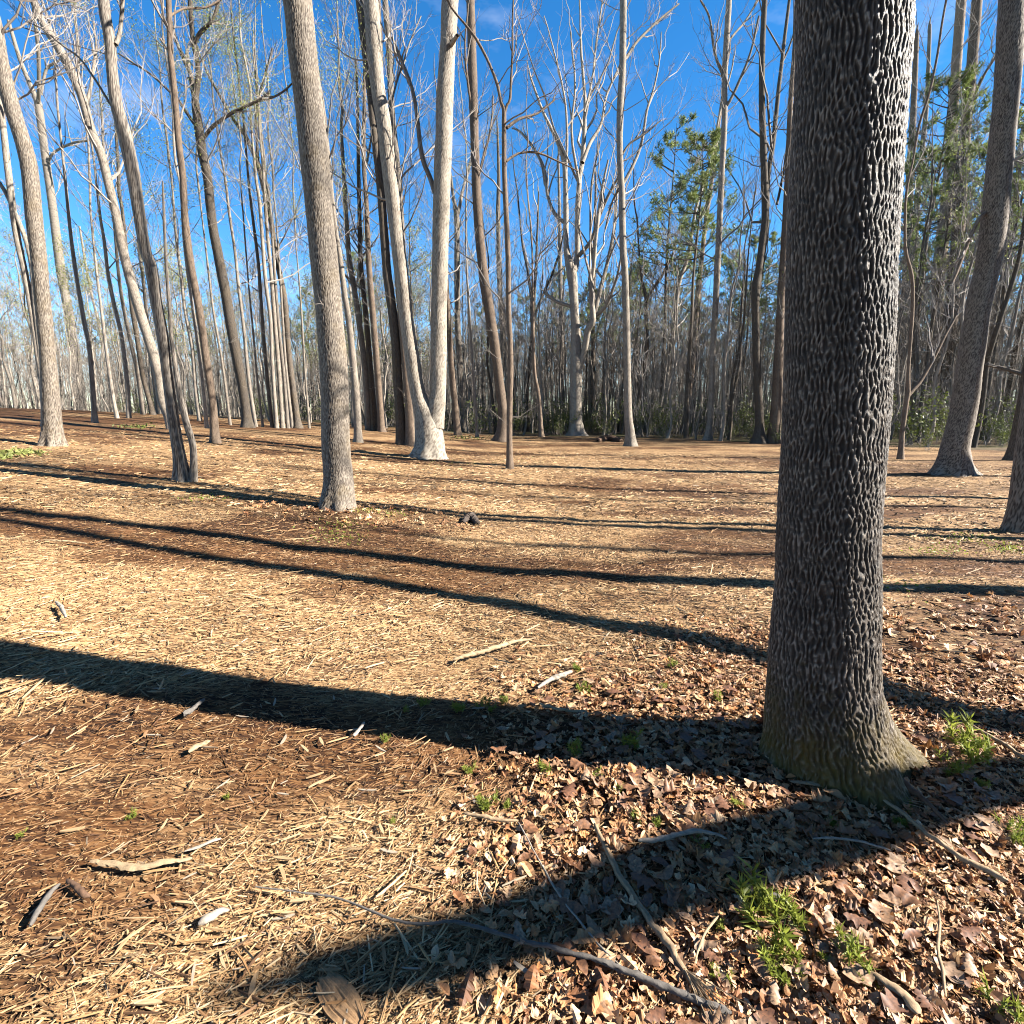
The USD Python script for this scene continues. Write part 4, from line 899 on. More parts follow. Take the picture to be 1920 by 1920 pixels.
brush = UsdGeom.PointInstancer.Define(stage, '/World/underbrush')
tag(brush.GetPrim(), 'tangle of bare saplings and twigs between the far trunks', 'underbrush', kind='stuff')
hold = []
for k in range(4):
    rg = np.random.default_rng(850 + k)
    m = 7
    st = np.stack([rg.normal(0, 0.5, m), rg.normal(0, 0.5, m), np.full(m, -0.1)], 1)
    dd = np.stack([rg.normal(0, 0.22, m), rg.normal(0, 0.22, m), np.ones(m)], 1); dd /= np.linalg.norm(dd, axis=1, keepdims=True)
    P1, R1 = grow(rg, st, dd, rg.uniform(2.0, 6.0, m), np.full(m, 0.022), 7, 0.1, 0.18)
    f2 = fork(rg, P1, R1, 8, 0.2, 0.9, 0.3); P2, R2 = grow(rg, f2[0], f2[1], f2[2], np.full(len(f2[0]), 0.01), 5, 0.1, 0.2)
    f3 = fork(rg, P2, R2, 3, 0.2, 0.9, 0.5); P3, R3 = grow(rg, f3[0], f3[1], f3[2], np.full(len(f3[0]), 0.008), 4, 0.1, 0.2)
    v, f, _ = join([tubes(P1, R1, 5), tubes(P2, R2, 3), tubes(P3, R3, 3)])
    hold.append(prim_mesh(f'/World/underbrush/brush_kind_{k}', v, f, twig_pale if k % 2 else twig_mat).GetPath())
n = 420
a = np.radians(rng.uniform(-54, 54, n)); d = rng.uniform(36, 75, n)
P = np.stack([d * np.sin(a), d * np.cos(a)], 1)
P = P[P[:, 1] > edge_y(P[:, 0]) + np.where(P[:, 0] < -8, 9, 1.5)]; n = len(P)
brush.CreatePrototypesRel().SetTargets(hold)
brush.CreateProtoIndicesAttr(Vt.IntArray.FromNumpy(rng.integers(0, 4, n).astype(np.int32)))
brush.CreatePositionsAttr(Vt.Vec3fArray.FromNumpy(np.column_stack([P, ground_h(P[:, 0], P[:, 1])]).astype(np.float32)))
brush.CreateScalesAttr(Vt.Vec3fArray.FromNumpy(np.repeat(rng.uniform(0.5, 1.1, (n, 1)), 3, 1).astype(np.float32)))
brush.CreateOrientationsAttr(Vt.QuathArray([Gf.Quath(float(math.cos(q)), 0, 0, float(math.sin(q))) for q in rng.uniform(0, np.pi, n)]))

# the wood behind the photographer: unseen trees added to cut the sky fill
rb = np.random.default_rng(5)
for k in range(60):
    a, d = rb.uniform(0, 2 * np.pi), rb.uniform(5, 26)
    x, y = d * math.cos(a), d * math.sin(a)
    if y > -3 and not (x < -16 and y < 14): continue
    if x > 3 and y > -6: continue
    dup(protos['back', k % 6], 'slim_tree', 'unseen tree of the wood behind the photographer, added to cut sky fill', 'tree', (x, y, float(ground_h(x, y))), rb.uniform(0, 6.28), rb.uniform(1.2, 1.5), 'trees behind the photographer')

for k in range(16):  # unseen pines added to block sky light from behind
    x, y = rb.uniform(-24, 22), rb.uniform(-20, -6)
    dup(pines[k % 3], 'pine_tree', 'unseen pine behind the photographer, added to cut sky fill', 'tree', (x, y, float(ground_h(x, y))), rb.uniform(0, 6.28), rb.uniform(0.8, 1.1), 'pines behind the photographer')

# ------------------------------------------------------------------ litter on the ground
def scatter(rng, protos, n, pos, size, yaw, tilt, roll, cols, lift):
    """n transformed copies of the prototypes (vertex arrays, faces) joined into one mesh with a colour per piece."""
    kinds = rng.integers(0, len(protos), n)
    out = []
    for k, (pv, pf) in enumerate(protos):
        s = np.nonzero(kinds == k)[0]
        if not len(s): continue
        v = pv[None] * size[s][:, None, :]
        ct, st_ = np.cos(tilt[s])[:, None], np.sin(tilt[s])[:, None]
        x, y, z = v[..., 0], v[..., 1], v[..., 2]
        x, z = x * ct - z * st_, x * st_ + z * ct
        cr, sr = np.cos(roll[s])[:, None], np.sin(roll[s])[:, None]
        y, z = y * cr - z * sr, y * sr + z * cr
        cy, sy = np.cos(yaw[s])[:, None], np.sin(yaw[s])[:, None]
        x, y = x * cy - y * sy, x * sy + y * cy
        V = np.stack([x + pos[s, 0, None], y + pos[s, 1, None], z], -1)
        V[..., 2] += (pos[s, 2] + lift[s])[:, None]
        m = pv.shape[0]
        F = (pf[None] + (np.arange(len(s)) * m)[:, None, None]).reshape(-1, 3)
        out.append((V.reshape(-1, 3), F, np.repeat(cols[s], m, 0)))
    return join(out)


def strip(rng, seg=2, thick=0.35):
    """A shredded sliver, one metre long and one wide before scaling: bent, with a raised ridge."""
    x = np.linspace(-0.5, 0.5, seg + 1)
    w = 0.5 * (1 - 0.5 * np.abs(2 * x) ** 2 * rng.uniform(0.4, 1.4)).clip(0.12, 1)
    bend = rng.normal(0, 0.05) * (4 * x * x)
    side = rng.normal(0, 1.6) * (x * x)
    rows = []
    for i in range(seg + 1):
        rows += [(x[i], side[i] - w[i], bend[i] - thick * 0.3), (x[i], side[i] + 0.1, bend[i] + thick), (x[i], side[i] + w[i], bend[i] - thick * 0.3)]
    f = []
    for i in range(seg):
        a = 3 * i
        for q in (0, 1):
            f += [(a + q, a + q + 3, a + q + 4), (a + q, a + q + 4, a + q + 1)]
    v = np.array(rows); v[:, 2] += 0
    return v, np.array(f)


def leaf_proto(rng, kind):
    """Fallen leaf of unit length: a lobed oak-like outline round a midrib, curled."""
    n = 13
    t = np.linspace(0, 1, n)
    if kind == 0:
        w = 0.30 * np.sin(np.pi * t ** 0.8) * (1 + 0.5 * np.cos(t * 6.28 * 3.5)) + 0.02
    elif kind == 1:
        w = 0.26 * np.sin(np.pi * t ** 0.9) + 0.008
    else:
        w = 0.34 * np.sin(np.pi * t) ** 0.8 * (1 + 0.28 * np.cos(t * 6.28 * 2.5 + 0.5)) + 0.02
    curl, arch, tw = rng.uniform(0.4, 2.4) * rng.choice([-1, 1], p=[0.25, 0.75]), rng.uniform(-0.5, 0.5), rng.normal(0, 0.5)
    asym = rng.uniform(0.75, 1.25)
    rows = []
    for i in range(n):
        for s, m in ((-1, asym), (0, 0), (1, 2 - asym)):
            y = s * w[i] * m
            z = curl * y * y + arch * (t[i] - 0.5) ** 2 + tw * y * (t[i] - 0.5) + rng.normal(0, 0.012)
            rows.append((t[i] - 0.5, y * (1 - 0.3 * abs(curl) * abs(y)), z))
    f = []
    for i in range(n - 1):
        a = 3 * i
        for q in (0, 1):
            f += [(a + q, a + q + 3, a + q + 4), (a + q, a + q + 4, a + q + 1)]
    v = np.array(rows); v[:, 2] -= v[:, 2].min() * 0.6
    return v, np.array(f)


def place(rng, n, r0, r1, power=1.0, amax=52):
    a = np.radians(rng.uniform(-amax, amax, n))
    u = rng.uniform(0, 1, n)
    r = (r0 ** (2 - power) + u * (r1 ** (2 - power) - r0 ** (2 - power))) ** (1 / (2 - power)) if power != 2 else r0 * (r1 / r0) ** u
    return np.stack([r * np.sin(a), r * np.cos(a)], 1)


rl = np.random.default_rng(2024)
STRAW = np.array([0.47, 0.42, 0.35]) * np.array([(0.62, 0.47, 0.29), (0.54, 0.38, 0.215), (0.46, 0.29, 0.145), (0.34, 0.2, 0.095), (0.68, 0.56, 0.39), (0.24, 0.135, 0.065), (0.15, 0.085, 0.045), (0.42, 0.37, 0.3)])
WS = np.array([0.17, 0.24, 0.2, 0.14, 0.06, 0.1, 0.06, 0.03])
strips = [strip(rl, 2, rl.uniform(0.2, 0.6)) for _ in range(24)]
trunk_xy = np.array([1.466, 2.16])


def lay_straw(n, r0, r1, lmin, lmax, wmin, wmax, power, keep_leaf=0.35, zmax=0.012):
    p = place(rl, n, r0, r1, power)
    lf = leafy(p[:, 0], p[:, 1])
    ok = (rl.uniform(0, 1, n) > lf * (1 - keep_leaf)) & (np.hypot(*(p - trunk_xy).T) > 0.22)
    p = p[ok]; n = len(p)
    l = lmin * (lmax / lmin) ** (rl.uniform(0, 1, n) ** 1.6)
    w = rl.uniform(wmin, wmax, n) * (0.6 + 0.4 * l / lmax)
    size = np.stack([l, w, w * 0.7], 1)
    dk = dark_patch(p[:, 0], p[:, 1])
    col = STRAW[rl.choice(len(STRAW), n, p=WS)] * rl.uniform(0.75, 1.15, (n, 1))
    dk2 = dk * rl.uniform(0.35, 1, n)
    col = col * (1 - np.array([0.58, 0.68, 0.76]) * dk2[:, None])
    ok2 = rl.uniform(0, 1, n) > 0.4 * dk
    p, l, w, size, col = p[ok2], l[ok2], w[ok2], size[ok2], col[ok2]; n = len(p)
    flow = 0.5 + 0.9 * (meshkit.noise(np.stack([p[:, 0] * 0.9, p[:, 1] * 0.9, 0 * p[:, 0]], -1), 31) - 0.5) * 3
    yaw = np.where(rl.uniform(0, 1, n) < 0.55, flow + rl.normal(0, 0.45, n), rl.uniform(0, np.pi, n))
    z = ground_h(p[:, 0], p[:, 1])
    return scatter(rl, strips, n, np.column_stack([p, z]), size, yaw, rl.normal(0, 0.13, n), rl.normal(0, 0.5, n), col, rl.uniform(0.001, zmax, n))


layers = [lay_straw(100000, 0.75, 3.6, 0.008, 0.042, 0.002, 0.006, 1.5, 0.6, 0.014),
          lay_straw(6500, 0.75, 3.6, 0.035, 0.13, 0.003, 0.009, 1.4, 0.5, 0.03),
          lay_straw(95000, 3.2, 9, 0.015, 0.075, 0.005, 0.011, 1.3, 0.4, 0.014),
          lay_straw(3500, 3.0, 9.0, 0.07, 0.22, 0.006, 0.013, 1.3, 0.3, 0.03),
          lay_straw(34000, 8.0, 22, 0.05, 0.18, 0.012, 0.026, 1.3, 0.4, 0.02)]
v, f, t = join(layers)
tag(prim_mesh('/World/wood_mulch', v, f, tint_mat, t), 'shredded straw coloured wood mulch spread over the clearing', 'mulch', kind='stuff')

# separate wood chips: the largest ones near the camera
GC, LC = 'pale wood chips lying on the mulch', 'pale split wood chip lying on the mulch in the foreground'
chip_mats = [M(f'chip_wood_{k}', {'g': ('geometry', {}), 'tc': ('texture_coordinate', {}), 'mp': ('mapping', {'scale': (2, 34, 34)}), 'n': ('noise_texture', {'scale': 1.2, 'detail': 5, 'roughness': 0.7}), 'r': ('rgb_ramp', {'ramp': [(0.3, tuple(np.array(c) * 0.45)), (0.45, tuple(np.array(c) * 0.95)), (0.68, tuple(np.array(c) * 1.15))]}),
                                  'p': ('principled_bsdf', {'roughness': 0.8, 'specular_ior_level': 0.2})}, [('tc.object', 'mp.vector'), ('mp.vector', 'n.vector'), ('n.fac', 'r.fac'), ('r.color', 'p.base_color')])
             for k, c in enumerate([dim(c, 0.5) for c in ((0.48, 0.34, 0.19), (0.42, 0.27, 0.14), (0.36, 0.2, 0.095), (0.38, 0.31, 0.23))])]


def chip_mesh(rng):
    """A split chip: an irregular tapered slab with ragged ends, about 1 long."""
    w, h = rng.uniform(0.09, 0.2), rng.uniform(0.03, 0.07)
    xs = np.linspace(-0.5, 0.5, 5)
    wv = w * np.array([rng.uniform(0.2, 0.7), 0.9, 1.0, rng.uniform(0.8, 1.0), rng.uniform(0.15, 0.7)])
    by, bz = rng.normal(0, 0.06), rng.normal(0, 0.05)
    rows = []
    for x, a in zip(xs, wv):
        c = by * x * x * 2; zc = bz * x * x * 2 - bz * 0.15
        rows += [(x + rng.normal(0, 0.02), c - a / 2, zc - h / 2), (x + rng.normal(0, 0.02), c + a / 2, zc - h / 2), (x + rng.normal(0, 0.02), c + a / 2, zc + h / 2), (x + rng.normal(0, 0.02), c - a / 2, zc + h / 2)]
    f = [(0, 3, 2), (0, 2, 1), (16, 17, 18), (16, 18, 19)]
    for i in range(4):
        for q in range(4):
            a, b = 4 * i + q, 4 * i + (q + 1) % 4
            f += [(a, b, b + 4), (a, b + 4, a + 4)]
    return np.array(rows), np.array(f)


chip_first = []
pc = place(rl, 900, 0.95, 3.6, 1.3, 46)
pc = pc[(leafy(pc[:, 0], pc[:, 1]) < rl.uniform(0.3, 1.1, len(pc))) & (np.hypot(*(pc - trunk_xy).T) > 0.4)][:280]
for k, q in enumerate(pc):
    z = float(ground_h(q[0], q[1])) + 0.02
    s = rl.uniform(0.03, 0.075) * np.array([1, rl.uniform(0.7, 1.2), 1])
    if k < 12:
        r_ = thing('wood_chip', LC, 'wood chip', (*q, z), rl.uniform(0, 6.28), s, GC)
        v, f = chip_mesh(rl); child(r_, 'chip', v, f, chip_mats[k % 4])
        chip_first.append(r_)
    else:
        dup(chip_first[k % 12], 'wood_chip', LC, 'wood chip', (*q, z), rl.uniform(0, 6.28), s, GC)

# dead leaves
LEAFC = np.array([0.72, 0.62, 0.5]) * np.array([(0.3, 0.17, 0.09), (0.4, 0.26, 0.15), (0.5, 0.36, 0.24), (0.22, 0.11, 0.055), (0.15, 0.075, 0.04), (0.44, 0.23, 0.1), (0.56, 0.45, 0.33)])
leaf_protos = [leaf_proto(rl, k % 3) for k in range(18)]


def lay_leaves(n, r0, r1, smin, smax, power, thr, zmax):
    p = place(rl, n, r0, r1, power)
    lf = leafy(p[:, 0], p[:, 1])
    ok = (lf > rl.uniform(thr, 1, n)) & (np.hypot(*(p - trunk_xy).T) > 0.25)
    p = p[ok]; n = len(p)
    s = rl.uniform(smin, smax, n)
    col = LEAFC[rl.choice(7, n, p=[.22, .22, .14, .16, .08, .1, .08])] * rl.uniform(0.75, 1.2, (n, 1))
    return scatter(rl, leaf_protos, n, np.column_stack([p, ground_h(p[:, 0], p[:, 1])]), np.stack([s, s * rl.uniform(.8, 1.1, n), s], 1), rl.uniform(0, 6.28, n), rl.normal(0, 0.2, n), rl.normal(0, 0.24, n), col, rl.uniform(0.004, zmax, n))


v, f, t = join([lay_leaves(34000, 0.85, 4.2, 0.014, 0.05, 1.0, 0.04, 0.028), lay_leaves(1500, 0.85, 4.2, 0.045, 0.085, 1.0, 0.1, 0.035), lay_leaves(7000, 4.2, 9.5, 0.05, 0.1, 1.0, 0.15, 0.03)])
tag(prim_mesh('/World/leaf_litter', v, f, leaf_mat, t), 'brown dead leaf litter lying thick round the huge oak', 'leaf litter', kind='stuff')
GF, LF = 'curled brown oak leaves on the litter', 'single curled brown fallen leaf on top of the litter by the huge oak'
lf_first = []
pl = place(rl, 2500, 0.95, 3.0, 1.0, 47)
pl = pl[(leafy(pl[:, 0], pl[:, 1]) > rl.uniform(0.25, 1, len(pl))) & (np.hypot(*(pl - trunk_xy).T) > 0.36)][:260]
leaf_mats = [M(f'single_leaf_{k}', {'g': ('geometry', {}), 'n': ('noise_texture', {'scale': 120, 'detail': 3}), 'r': ('rgb_ramp', {'ramp': [(0.3, tuple(np.array(c) * 0.35)), (0.7, c)]}),
                                    'p': ('principled_bsdf', {'roughness': 0.6}), 't': ('translucent_bsdf', {}), 'm': ('mix_closure', {'fac': 0.15})},
               [('g.position', 'n.vector'), ('n.fac', 'r.fac'), ('r.color', 'p.base_color'), ('r.color', 't.color'), ('p.BSDF', 'm.closure1'), ('t.BSDF', 'm.closure2')], surface='m.closure') for k, c in enumerate([tuple(np.array(c) * (0.5, 0.42, 0.35)) for c in ((0.46, 0.3, 0.18), (0.34, 0.18, 0.09), (0.26, 0.13, 0.07), (0.54, 0.4, 0.28))])]
for k, q in enumerate(pl):
    z = float(ground_h(q[0], q[1])) + 0.03
    s = rl.uniform(0.05, 0.09)
    if k < 12:
        r_ = thing('fallen_leaf', LF, 'leaf', (*q, z), rl.uniform(0, 6.28), s, GF)
        v, f = leaf_proto(rl, k % 3); child(r_, 'blade', v, f, leaf_mats[k % 4], smooth=True)
        lf_first.append(r_)
    else:
        dup(lf_first[k % 12], 'fallen_leaf', LF, 'leaf', (*q, z), rl.uniform(0, 6.28), s, GF)

# ------------------------------------------------------------------ sticks and slabs one can point to
WOODC = {'grey': (0.17, 0.15, 0.13), 'white': (0.42, 0.36, 0.29), 'pale': (0.46, 0.33, 0.19), 'tan': (0.42, 0.29, 0.17), 'brown': (0.17, 0.095, 0.055), 'orange': (0.46, 0.27, 0.13), 'dark': (0.09, 0.065, 0.05)}
stick_mats = {}
for k_, c in WOODC.items():
    c = dim(c, 0.5)
    stick_mats[k_] = M('stick_' + k_, {'g': ('geometry', {}), 'n': ('noise_texture', {'scale': 55, 'detail': 5, 'roughness': 0.7}), 'r': ('rgb_ramp', {'ramp': [(0.3, tuple(np.array(c) * 0.5)), (0.65, c)]}),
                                       'b': ('bump', {'strength': 0.6, 'distance': 0.004}), 'p': ('principled_bsdf', {'roughness': 0.8, 'specular_ior_level': 0.25})},
                        [('g.position', 'n.vector'), ('n.fac', 'r.fac'), ('n.fac', 'b.height'), ('r.color', 'p.base_color'), ('b.normal', 'p.normal')])


def stick(name, label, cat, pts, col, flat=1.0, lift=0.01, frays=0):
    rg = np.random.default_rng(abs(hash_(label)) % 100000)
    rows = []
    for px, py, w in pts:
        g = hit(px, py); r = w / 2 * depth(g) / FOC
        rows.append([*g, r])
    rows = np.array(rows)
    rows[:, 2] += rows[:, 3] * 0.6 * flat + lift + 0.012
    sp = spline(rows, 0.012)
    sp[:, :3] += (np.stack([meshkit.noise(sp[:, :3] * 30 + k * 7, k) for k in range(3)], 1) - 0.5) * np.minimum(sp[:, 3:4] * 0.8, 0.008)
    sp[:, 3] *= 0.85 + 0.3 * meshkit.noise(sp[:, :3] * 40, 5)
    sp[0, 3] *= 0.55; sp[-1, 3] *= 0.4
    parts = [tubes(sp[None, :, :3], sp[None, :, 3], 8)]
    vv = parts[0][0]; cc = np.repeat(sp[:, :3], 8, 0)
    vv[:] = cc + (vv - cc) * (0.62 + 0.75 * meshkit.noise(vv * np.array([150, 150, 150.0]), 6)[:, None])
    if flat != 1.0:
        v = parts[0][0]; zc = np.repeat(sp[:, 2], 8); v[:, 2] = zc + (v[:, 2] - zc) * flat
    off = rows[0, :3].copy()
    root = thing(name, label, cat, off)
    child(root, 'wood', parts[0][0] - off, parts[0][1], stick_mats[col], smooth=35)
    if frays:
        e = sp[-1, :3]; d = sp[-1, :3] - sp[-12, :3]; d /= np.linalg.norm(d)
        dd = d[None] + rg.normal(0, 0.22, (frays, 3)); dd[:, 2] = np.abs(dd[:, 2]) * 0.5
        P, R = grow(rg, np.repeat(e[None], frays, 0) - d * 0.02, dd, rg.uniform(0.05, 0.2, frays), np.full(frays, 0.0022), 6, 0.0, 0.12)
        fv = tubes(P, R, 4); child(root, 'splinters', fv[0] - off, fv[1], stick_mats['pale'])
    return root


def hash_(s):
    h = 7
    for ch in s: h = (h * 31 + ord(ch)) % 1000003
    return h


stick('fallen_branch', 'long thin grey branch curving across the bottom of the picture', 'branch', [(480, 1682, 2.5), (560, 1692, 3), (640, 1705, 4), (740, 1745, 5), (800, 1752, 5), (860, 1750, 6), (980, 1785, 8), (1100, 1815, 9), (1240, 1872, 12), (1370, 1925, 13)], 'grey', 1, 0.025)
stick('fallen_twig', 'thin straight whitish twig crossing the leaf edge above the long grey branch', 'twig', [(972, 1558, 2.5), (1010, 1630, 3), (1050, 1700, 4), (1080, 1740, 4), (1120, 1790, 4), (1170, 1840, 4)], 'white', lift=0.025)
stick('splintered_branch', 'shredded tan branch with a frayed end in the front shadow', 'branch', [(1115, 1560, 7), (1140, 1620, 10), (1180, 1690, 12), (1215, 1740, 12), (1250, 1790, 14), (1290, 1850, 8)], 'tan', frays=40, lift=0.02)
stick('bark_strip', 'curved pale orange strip of bark, left foreground', 'bark', [(172, 1628, 6), (210, 1634, 13), (260, 1640, 15), (310, 1633, 13), (362, 1624, 8)], 'pale', 0.5, 0.015)
stick('fallen_stick', 'short lichen grey stick in the left foreground', 'stick', [(60, 1750, 9), (80, 1715, 11), (97, 1688, 10), (115, 1670, 7)], 'grey')
stick('wood_chunk', 'dark brown rotten chunk beside the curved bark strip', 'wood', [(128, 1662, 7), (145, 1676, 11), (160, 1689, 11), (172, 1694, 6)], 'brown')
stick('wood_chunk', 'bleached white lump of wood in the left foreground', 'wood', [(374, 1748, 14), (395, 1737, 17), (415, 1724, 13), (432, 1719, 7)], 'white')
stick('wood_splinter', 'bright white splinter above the curved bark strip', 'splinter', [(348, 1612, 4), (380, 1601, 8), (417, 1588, 6)], 'white', 0.5, 0.02)
stick('fallen_stick', 'bright bleached stick in the sun left of the huge oak', 'stick', [(1008, 1304, 5), (1030, 1291, 9), (1055, 1280, 9), (1073, 1272, 5)], 'white', 1, 0.03)
stick('fallen_branch', 'pale peeled branch slanting up behind the bright bleached stick', 'branch', [(850, 1248, 6), (885, 1238, 8), (930, 1225, 9), (965, 1213, 7), (995, 1208, 4)], 'pale', 1, 0.02)
stick('fallen_branch', 'long tan branch running from the foot of the huge oak to the right', 'branch', [(1630, 1500, 5), (1690, 1545, 7), (1740, 1588, 9), (1800, 1630, 10), (1850, 1656, 11), (1885, 1674, 10)], 'tan', 1, 0.03)
stick('wood_slab', 'split pale slab at the foot of the huge oak', 'wood', [(1480, 1478, 6), (1520, 1483, 11), (1580, 1489, 13), (1620, 1497, 9), (1655, 1508, 4)], 'pale', 0.6, 0.02, 10)
stick('fallen_twig', 'thin white twig in the shadow in front of the huge oak', 'twig', [(1520, 1592, 3), (1560, 1591, 4), (1600, 1595, 4), (1640, 1606, 4), (1668, 1615, 3)], 'white', 1, 0.03)
stick('broken_root', 'stubby broken brown limb against the right foot of the huge oak', 'branch', [(1655, 1468, 18), (1680, 1478, 16), (1710, 1500, 13), (1740, 1525, 9), (1775, 1560, 5)], 'brown', 1, 0.02)
g = hit(640, 1885)
slab = thing('wood_slab', 'broad orange brown slab of split wood at the bottom edge', 'wood', (g[0], g[1], g[2] + 0.012), math.radians(-40), 0.17)
rg = np.random.default_rng(8)
nx, ny = 40, 22
xs_, ys_ = np.meshgrid(np.linspace(-0.5, 0.5, nx), np.linspace(-0.24, 0.24, ny), indexing='ij')
end = 0.10 * (meshkit.noise(np.stack([ys_ * 30, ys_ * 0, ys_ * 0], -1), 3) - 0.5)
xs2 = xs_ + end * np.sign(xs_) * (np.abs(xs_) > 0.3) * (np.abs(xs_) - 0.3) * 5
ys2 = ys_ * (1 - 0.35 * np.abs(xs_ * 2) ** 2) + 0.03 * (meshkit.noise(np.stack([xs_ * 5, ys_ * 0, ys_ * 0], -1), 4) - 0.5)
zt = 0.07 + 0.035 * (meshkit.noise(np.stack([xs_ * 2.5, ys_ * 34, ys_ * 0], -1), 5) - 0.5) + 0.04 * (meshkit.noise(np.stack([xs_ * 4, ys_ * 6, ys_ * 0], -1), 6) - 0.5) - 0.25 * ys_ ** 2
top = np.stack([xs2, ys2, zt], -1).reshape(-1, 3); bot = np.stack([xs2, ys2, 0 * zt - 0.03], -1).reshape(-1, 3)
ii = np.arange(nx * ny).reshape(nx, ny)
q_ = np.stack([np.stack([ii[:-1, :-1], ii[1:, :-1], ii[1:, 1:]], -1), np.stack([ii[:-1, :-1], ii[1:, 1:], ii[:-1, 1:]], -1)], -2).reshape(-1, 3)
rim = np.concatenate([ii[:, 0], ii[-1, 1:], ii[::-1, -1][1:], ii[0, ::-1][1:]])
N_ = nx * ny
sd = [(rim[k], rim[k] + N_, rim[k + 1] + N_) for k in range(len(rim) - 1)] + [(rim[k], rim[k + 1] + N_, rim[k + 1]) for k in range(len(rim) - 1)]
child(slab, 'wood', np.vstack([top, bot]), np.vstack([q_, q_[:, ::-1] + N_, np.array(sd)]), stick_mats['orange'])
stick('bark_strip', 'curved tan bark strip at the bottom right', 'bark', [(1630, 1842, 8), (1665, 1866, 16), (1695, 1890, 20), (1722, 1925, 20)], 'tan', 0.5, 0.02)
stick('wood_splinter', 'small upturned curl of wood on the left, near the shadow band', 'splinter', [(106, 1140, 4), (114, 1148, 7), (122, 1160, 6), (125, 1170, 4)], 'white', 1, 0.03)
stick('wood_splinter', 'long pale splint lying left of the double shadow', 'splinter', [(82, 1019, 3), (110, 1021, 5), (140, 1023, 5), (165, 1026, 3)], 'pale', 0.6, 0.02)
stick('fallen_stick', 'grey stick end poking out of the big shadow on the left', 'stick', [(345, 1357, 11), (358, 1350, 10), (372, 1337, 7), (386, 1326, 5)], 'grey', 1, 0.03)
stick('wood_splinter', 'grey splinter lying across the edge of the big shadow', 'splinter', [(664, 1397, 7), (674, 1384, 7), (684, 1370, 5)], 'white', 0.7, 0.03)
stick('wood_chunk', 'thick pale chip below the big shadow on the left', 'wood', [(355, 1424, 5), (368, 1415, 11), (384, 1408, 10), (396, 1402, 6)], 'pale', 0.8, 0.02)
stick('fallen_stick', 'straight dull stick in the leafy edge, centre foreground', 'stick', [(870, 1545, 6), (905, 1551, 7), (940, 1557, 7), (972, 1557, 4)], 'tan', 1, 0.03)
stick('fallen_twig', 'pale forked twig at the bottom right below the large green sprig', 'twig', [(1752, 1715, 3), (1757, 1760, 5), (1753, 1810, 6), (1762, 1850, 6), (1768, 1900, 5)], 'tan', 1, 0.04)
stick('fallen_twig', 'twig curling through the leaves at the left of the large green sprig', 'twig', [(1345, 1745, 4), (1325, 1770, 5), (1310, 1800, 5), (1300, 1835, 4)], 'pale', 1, 0.04)
stick('fallen_stick', 'whitish stick ending at the front shadow', 'stick', [(1195, 1598, 7), (1225, 1596, 9), (1260, 1588, 8), (1300, 1578, 8), (1340, 1584, 5), (1362, 1592, 3)], 'white', 1, 0.03)
stick('fallen_branch', 'thin dark branch on the right, behind the huge oak', 'branch', [(1800, 1360, 4), (1840, 1385, 6), (1880, 1408, 7), (1925, 1440, 7)], 'tan', 1, 0.02)
stick('wood_slab', 'pale strip among the leaves in the sunlit patch left of the oak', 'wood', [(1010, 1330, 4), (1050, 1342, 7), (1100, 1345, 6)], 'pale', 0.6, 0.02)
stick('wood_chunk', 'ragged bark piece in front of the large green sprig', 'bark', [(1400, 1690, 8), (1430, 1700, 14), (1460, 1708, 13), (1478, 1718, 6)], 'grey', 0.6, 0.03)
# rotten log and pale stone seen in the wood at the right
stick('fallen_log', 'bleached log lying in the wood right of the huge oak', 'log', [(1655, 807, 7), (1690, 806, 9), (1730, 805, 8), (1775, 803, 6)], 'white')
stick('fallen_log', 'short pale log in the wood at the right edge', 'log', [(1885, 800, 7), (1900, 795, 9), (1925, 790, 9)], 'white')
stick('brush_pile', 'small dark heap of brush on the mulch in the middle of the far side', 'brush', [(1120, 829, 8), (1140, 826, 12), (1165, 829, 7)], 'brown', 1, 0.0, 14)
stick('brush_pile', 'dark clod on the shadow line right of the stout grey oak', 'clod', [(868, 983, 8), (882, 975, 16), (896, 985, 9)], 'dark', 1, 0.0, 8)
# vine looped on the grey oak and dead branch pieces
# ------------------------------------------------------------------ green sprigs
def sprig_mesh(rng, fans=6):
    V_, F_, n = [], [], 0
    for k in range(fans):
        a = rng.uniform(0, 6.28); lean = rng.uniform(0.2, 0.9)
        ax = np.array([math.cos(a) * lean, math.sin(a) * lean, 1.0]); ax /= np.linalg.norm(ax)
        base = np.array([rng.normal(0, 0.18), rng.normal(0, 0.18), 0.0])
        h = rng.uniform(0.35, 0.8)
        for j in range(30):
            s = rng.uniform(0.25, 1)
            p = base + ax * h * s
            d = ax * 0.55 + rng.normal(0, 0.6, 3); d /= np.linalg.norm(d)
            w = np.cross(d, rng.normal(0, 1, 3)); w /= np.linalg.norm(w)
            l = rng.uniform(0.16, 0.34)
            V_ += [p - w * 0.022, p + w * 0.022, p + d * l * 0.6 + w * 0.02, p + d * l]
            F_ += [(n, n + 1, n + 2), (n, n + 2, n + 3)]; n += 4
        w = np.array([0.012, 0, 0]); V_ += [base - w, base + w, base + ax * h]; F_ += [(n, n + 1, n + 2)]; n += 3
    return np.array(V_), np.array(F_)


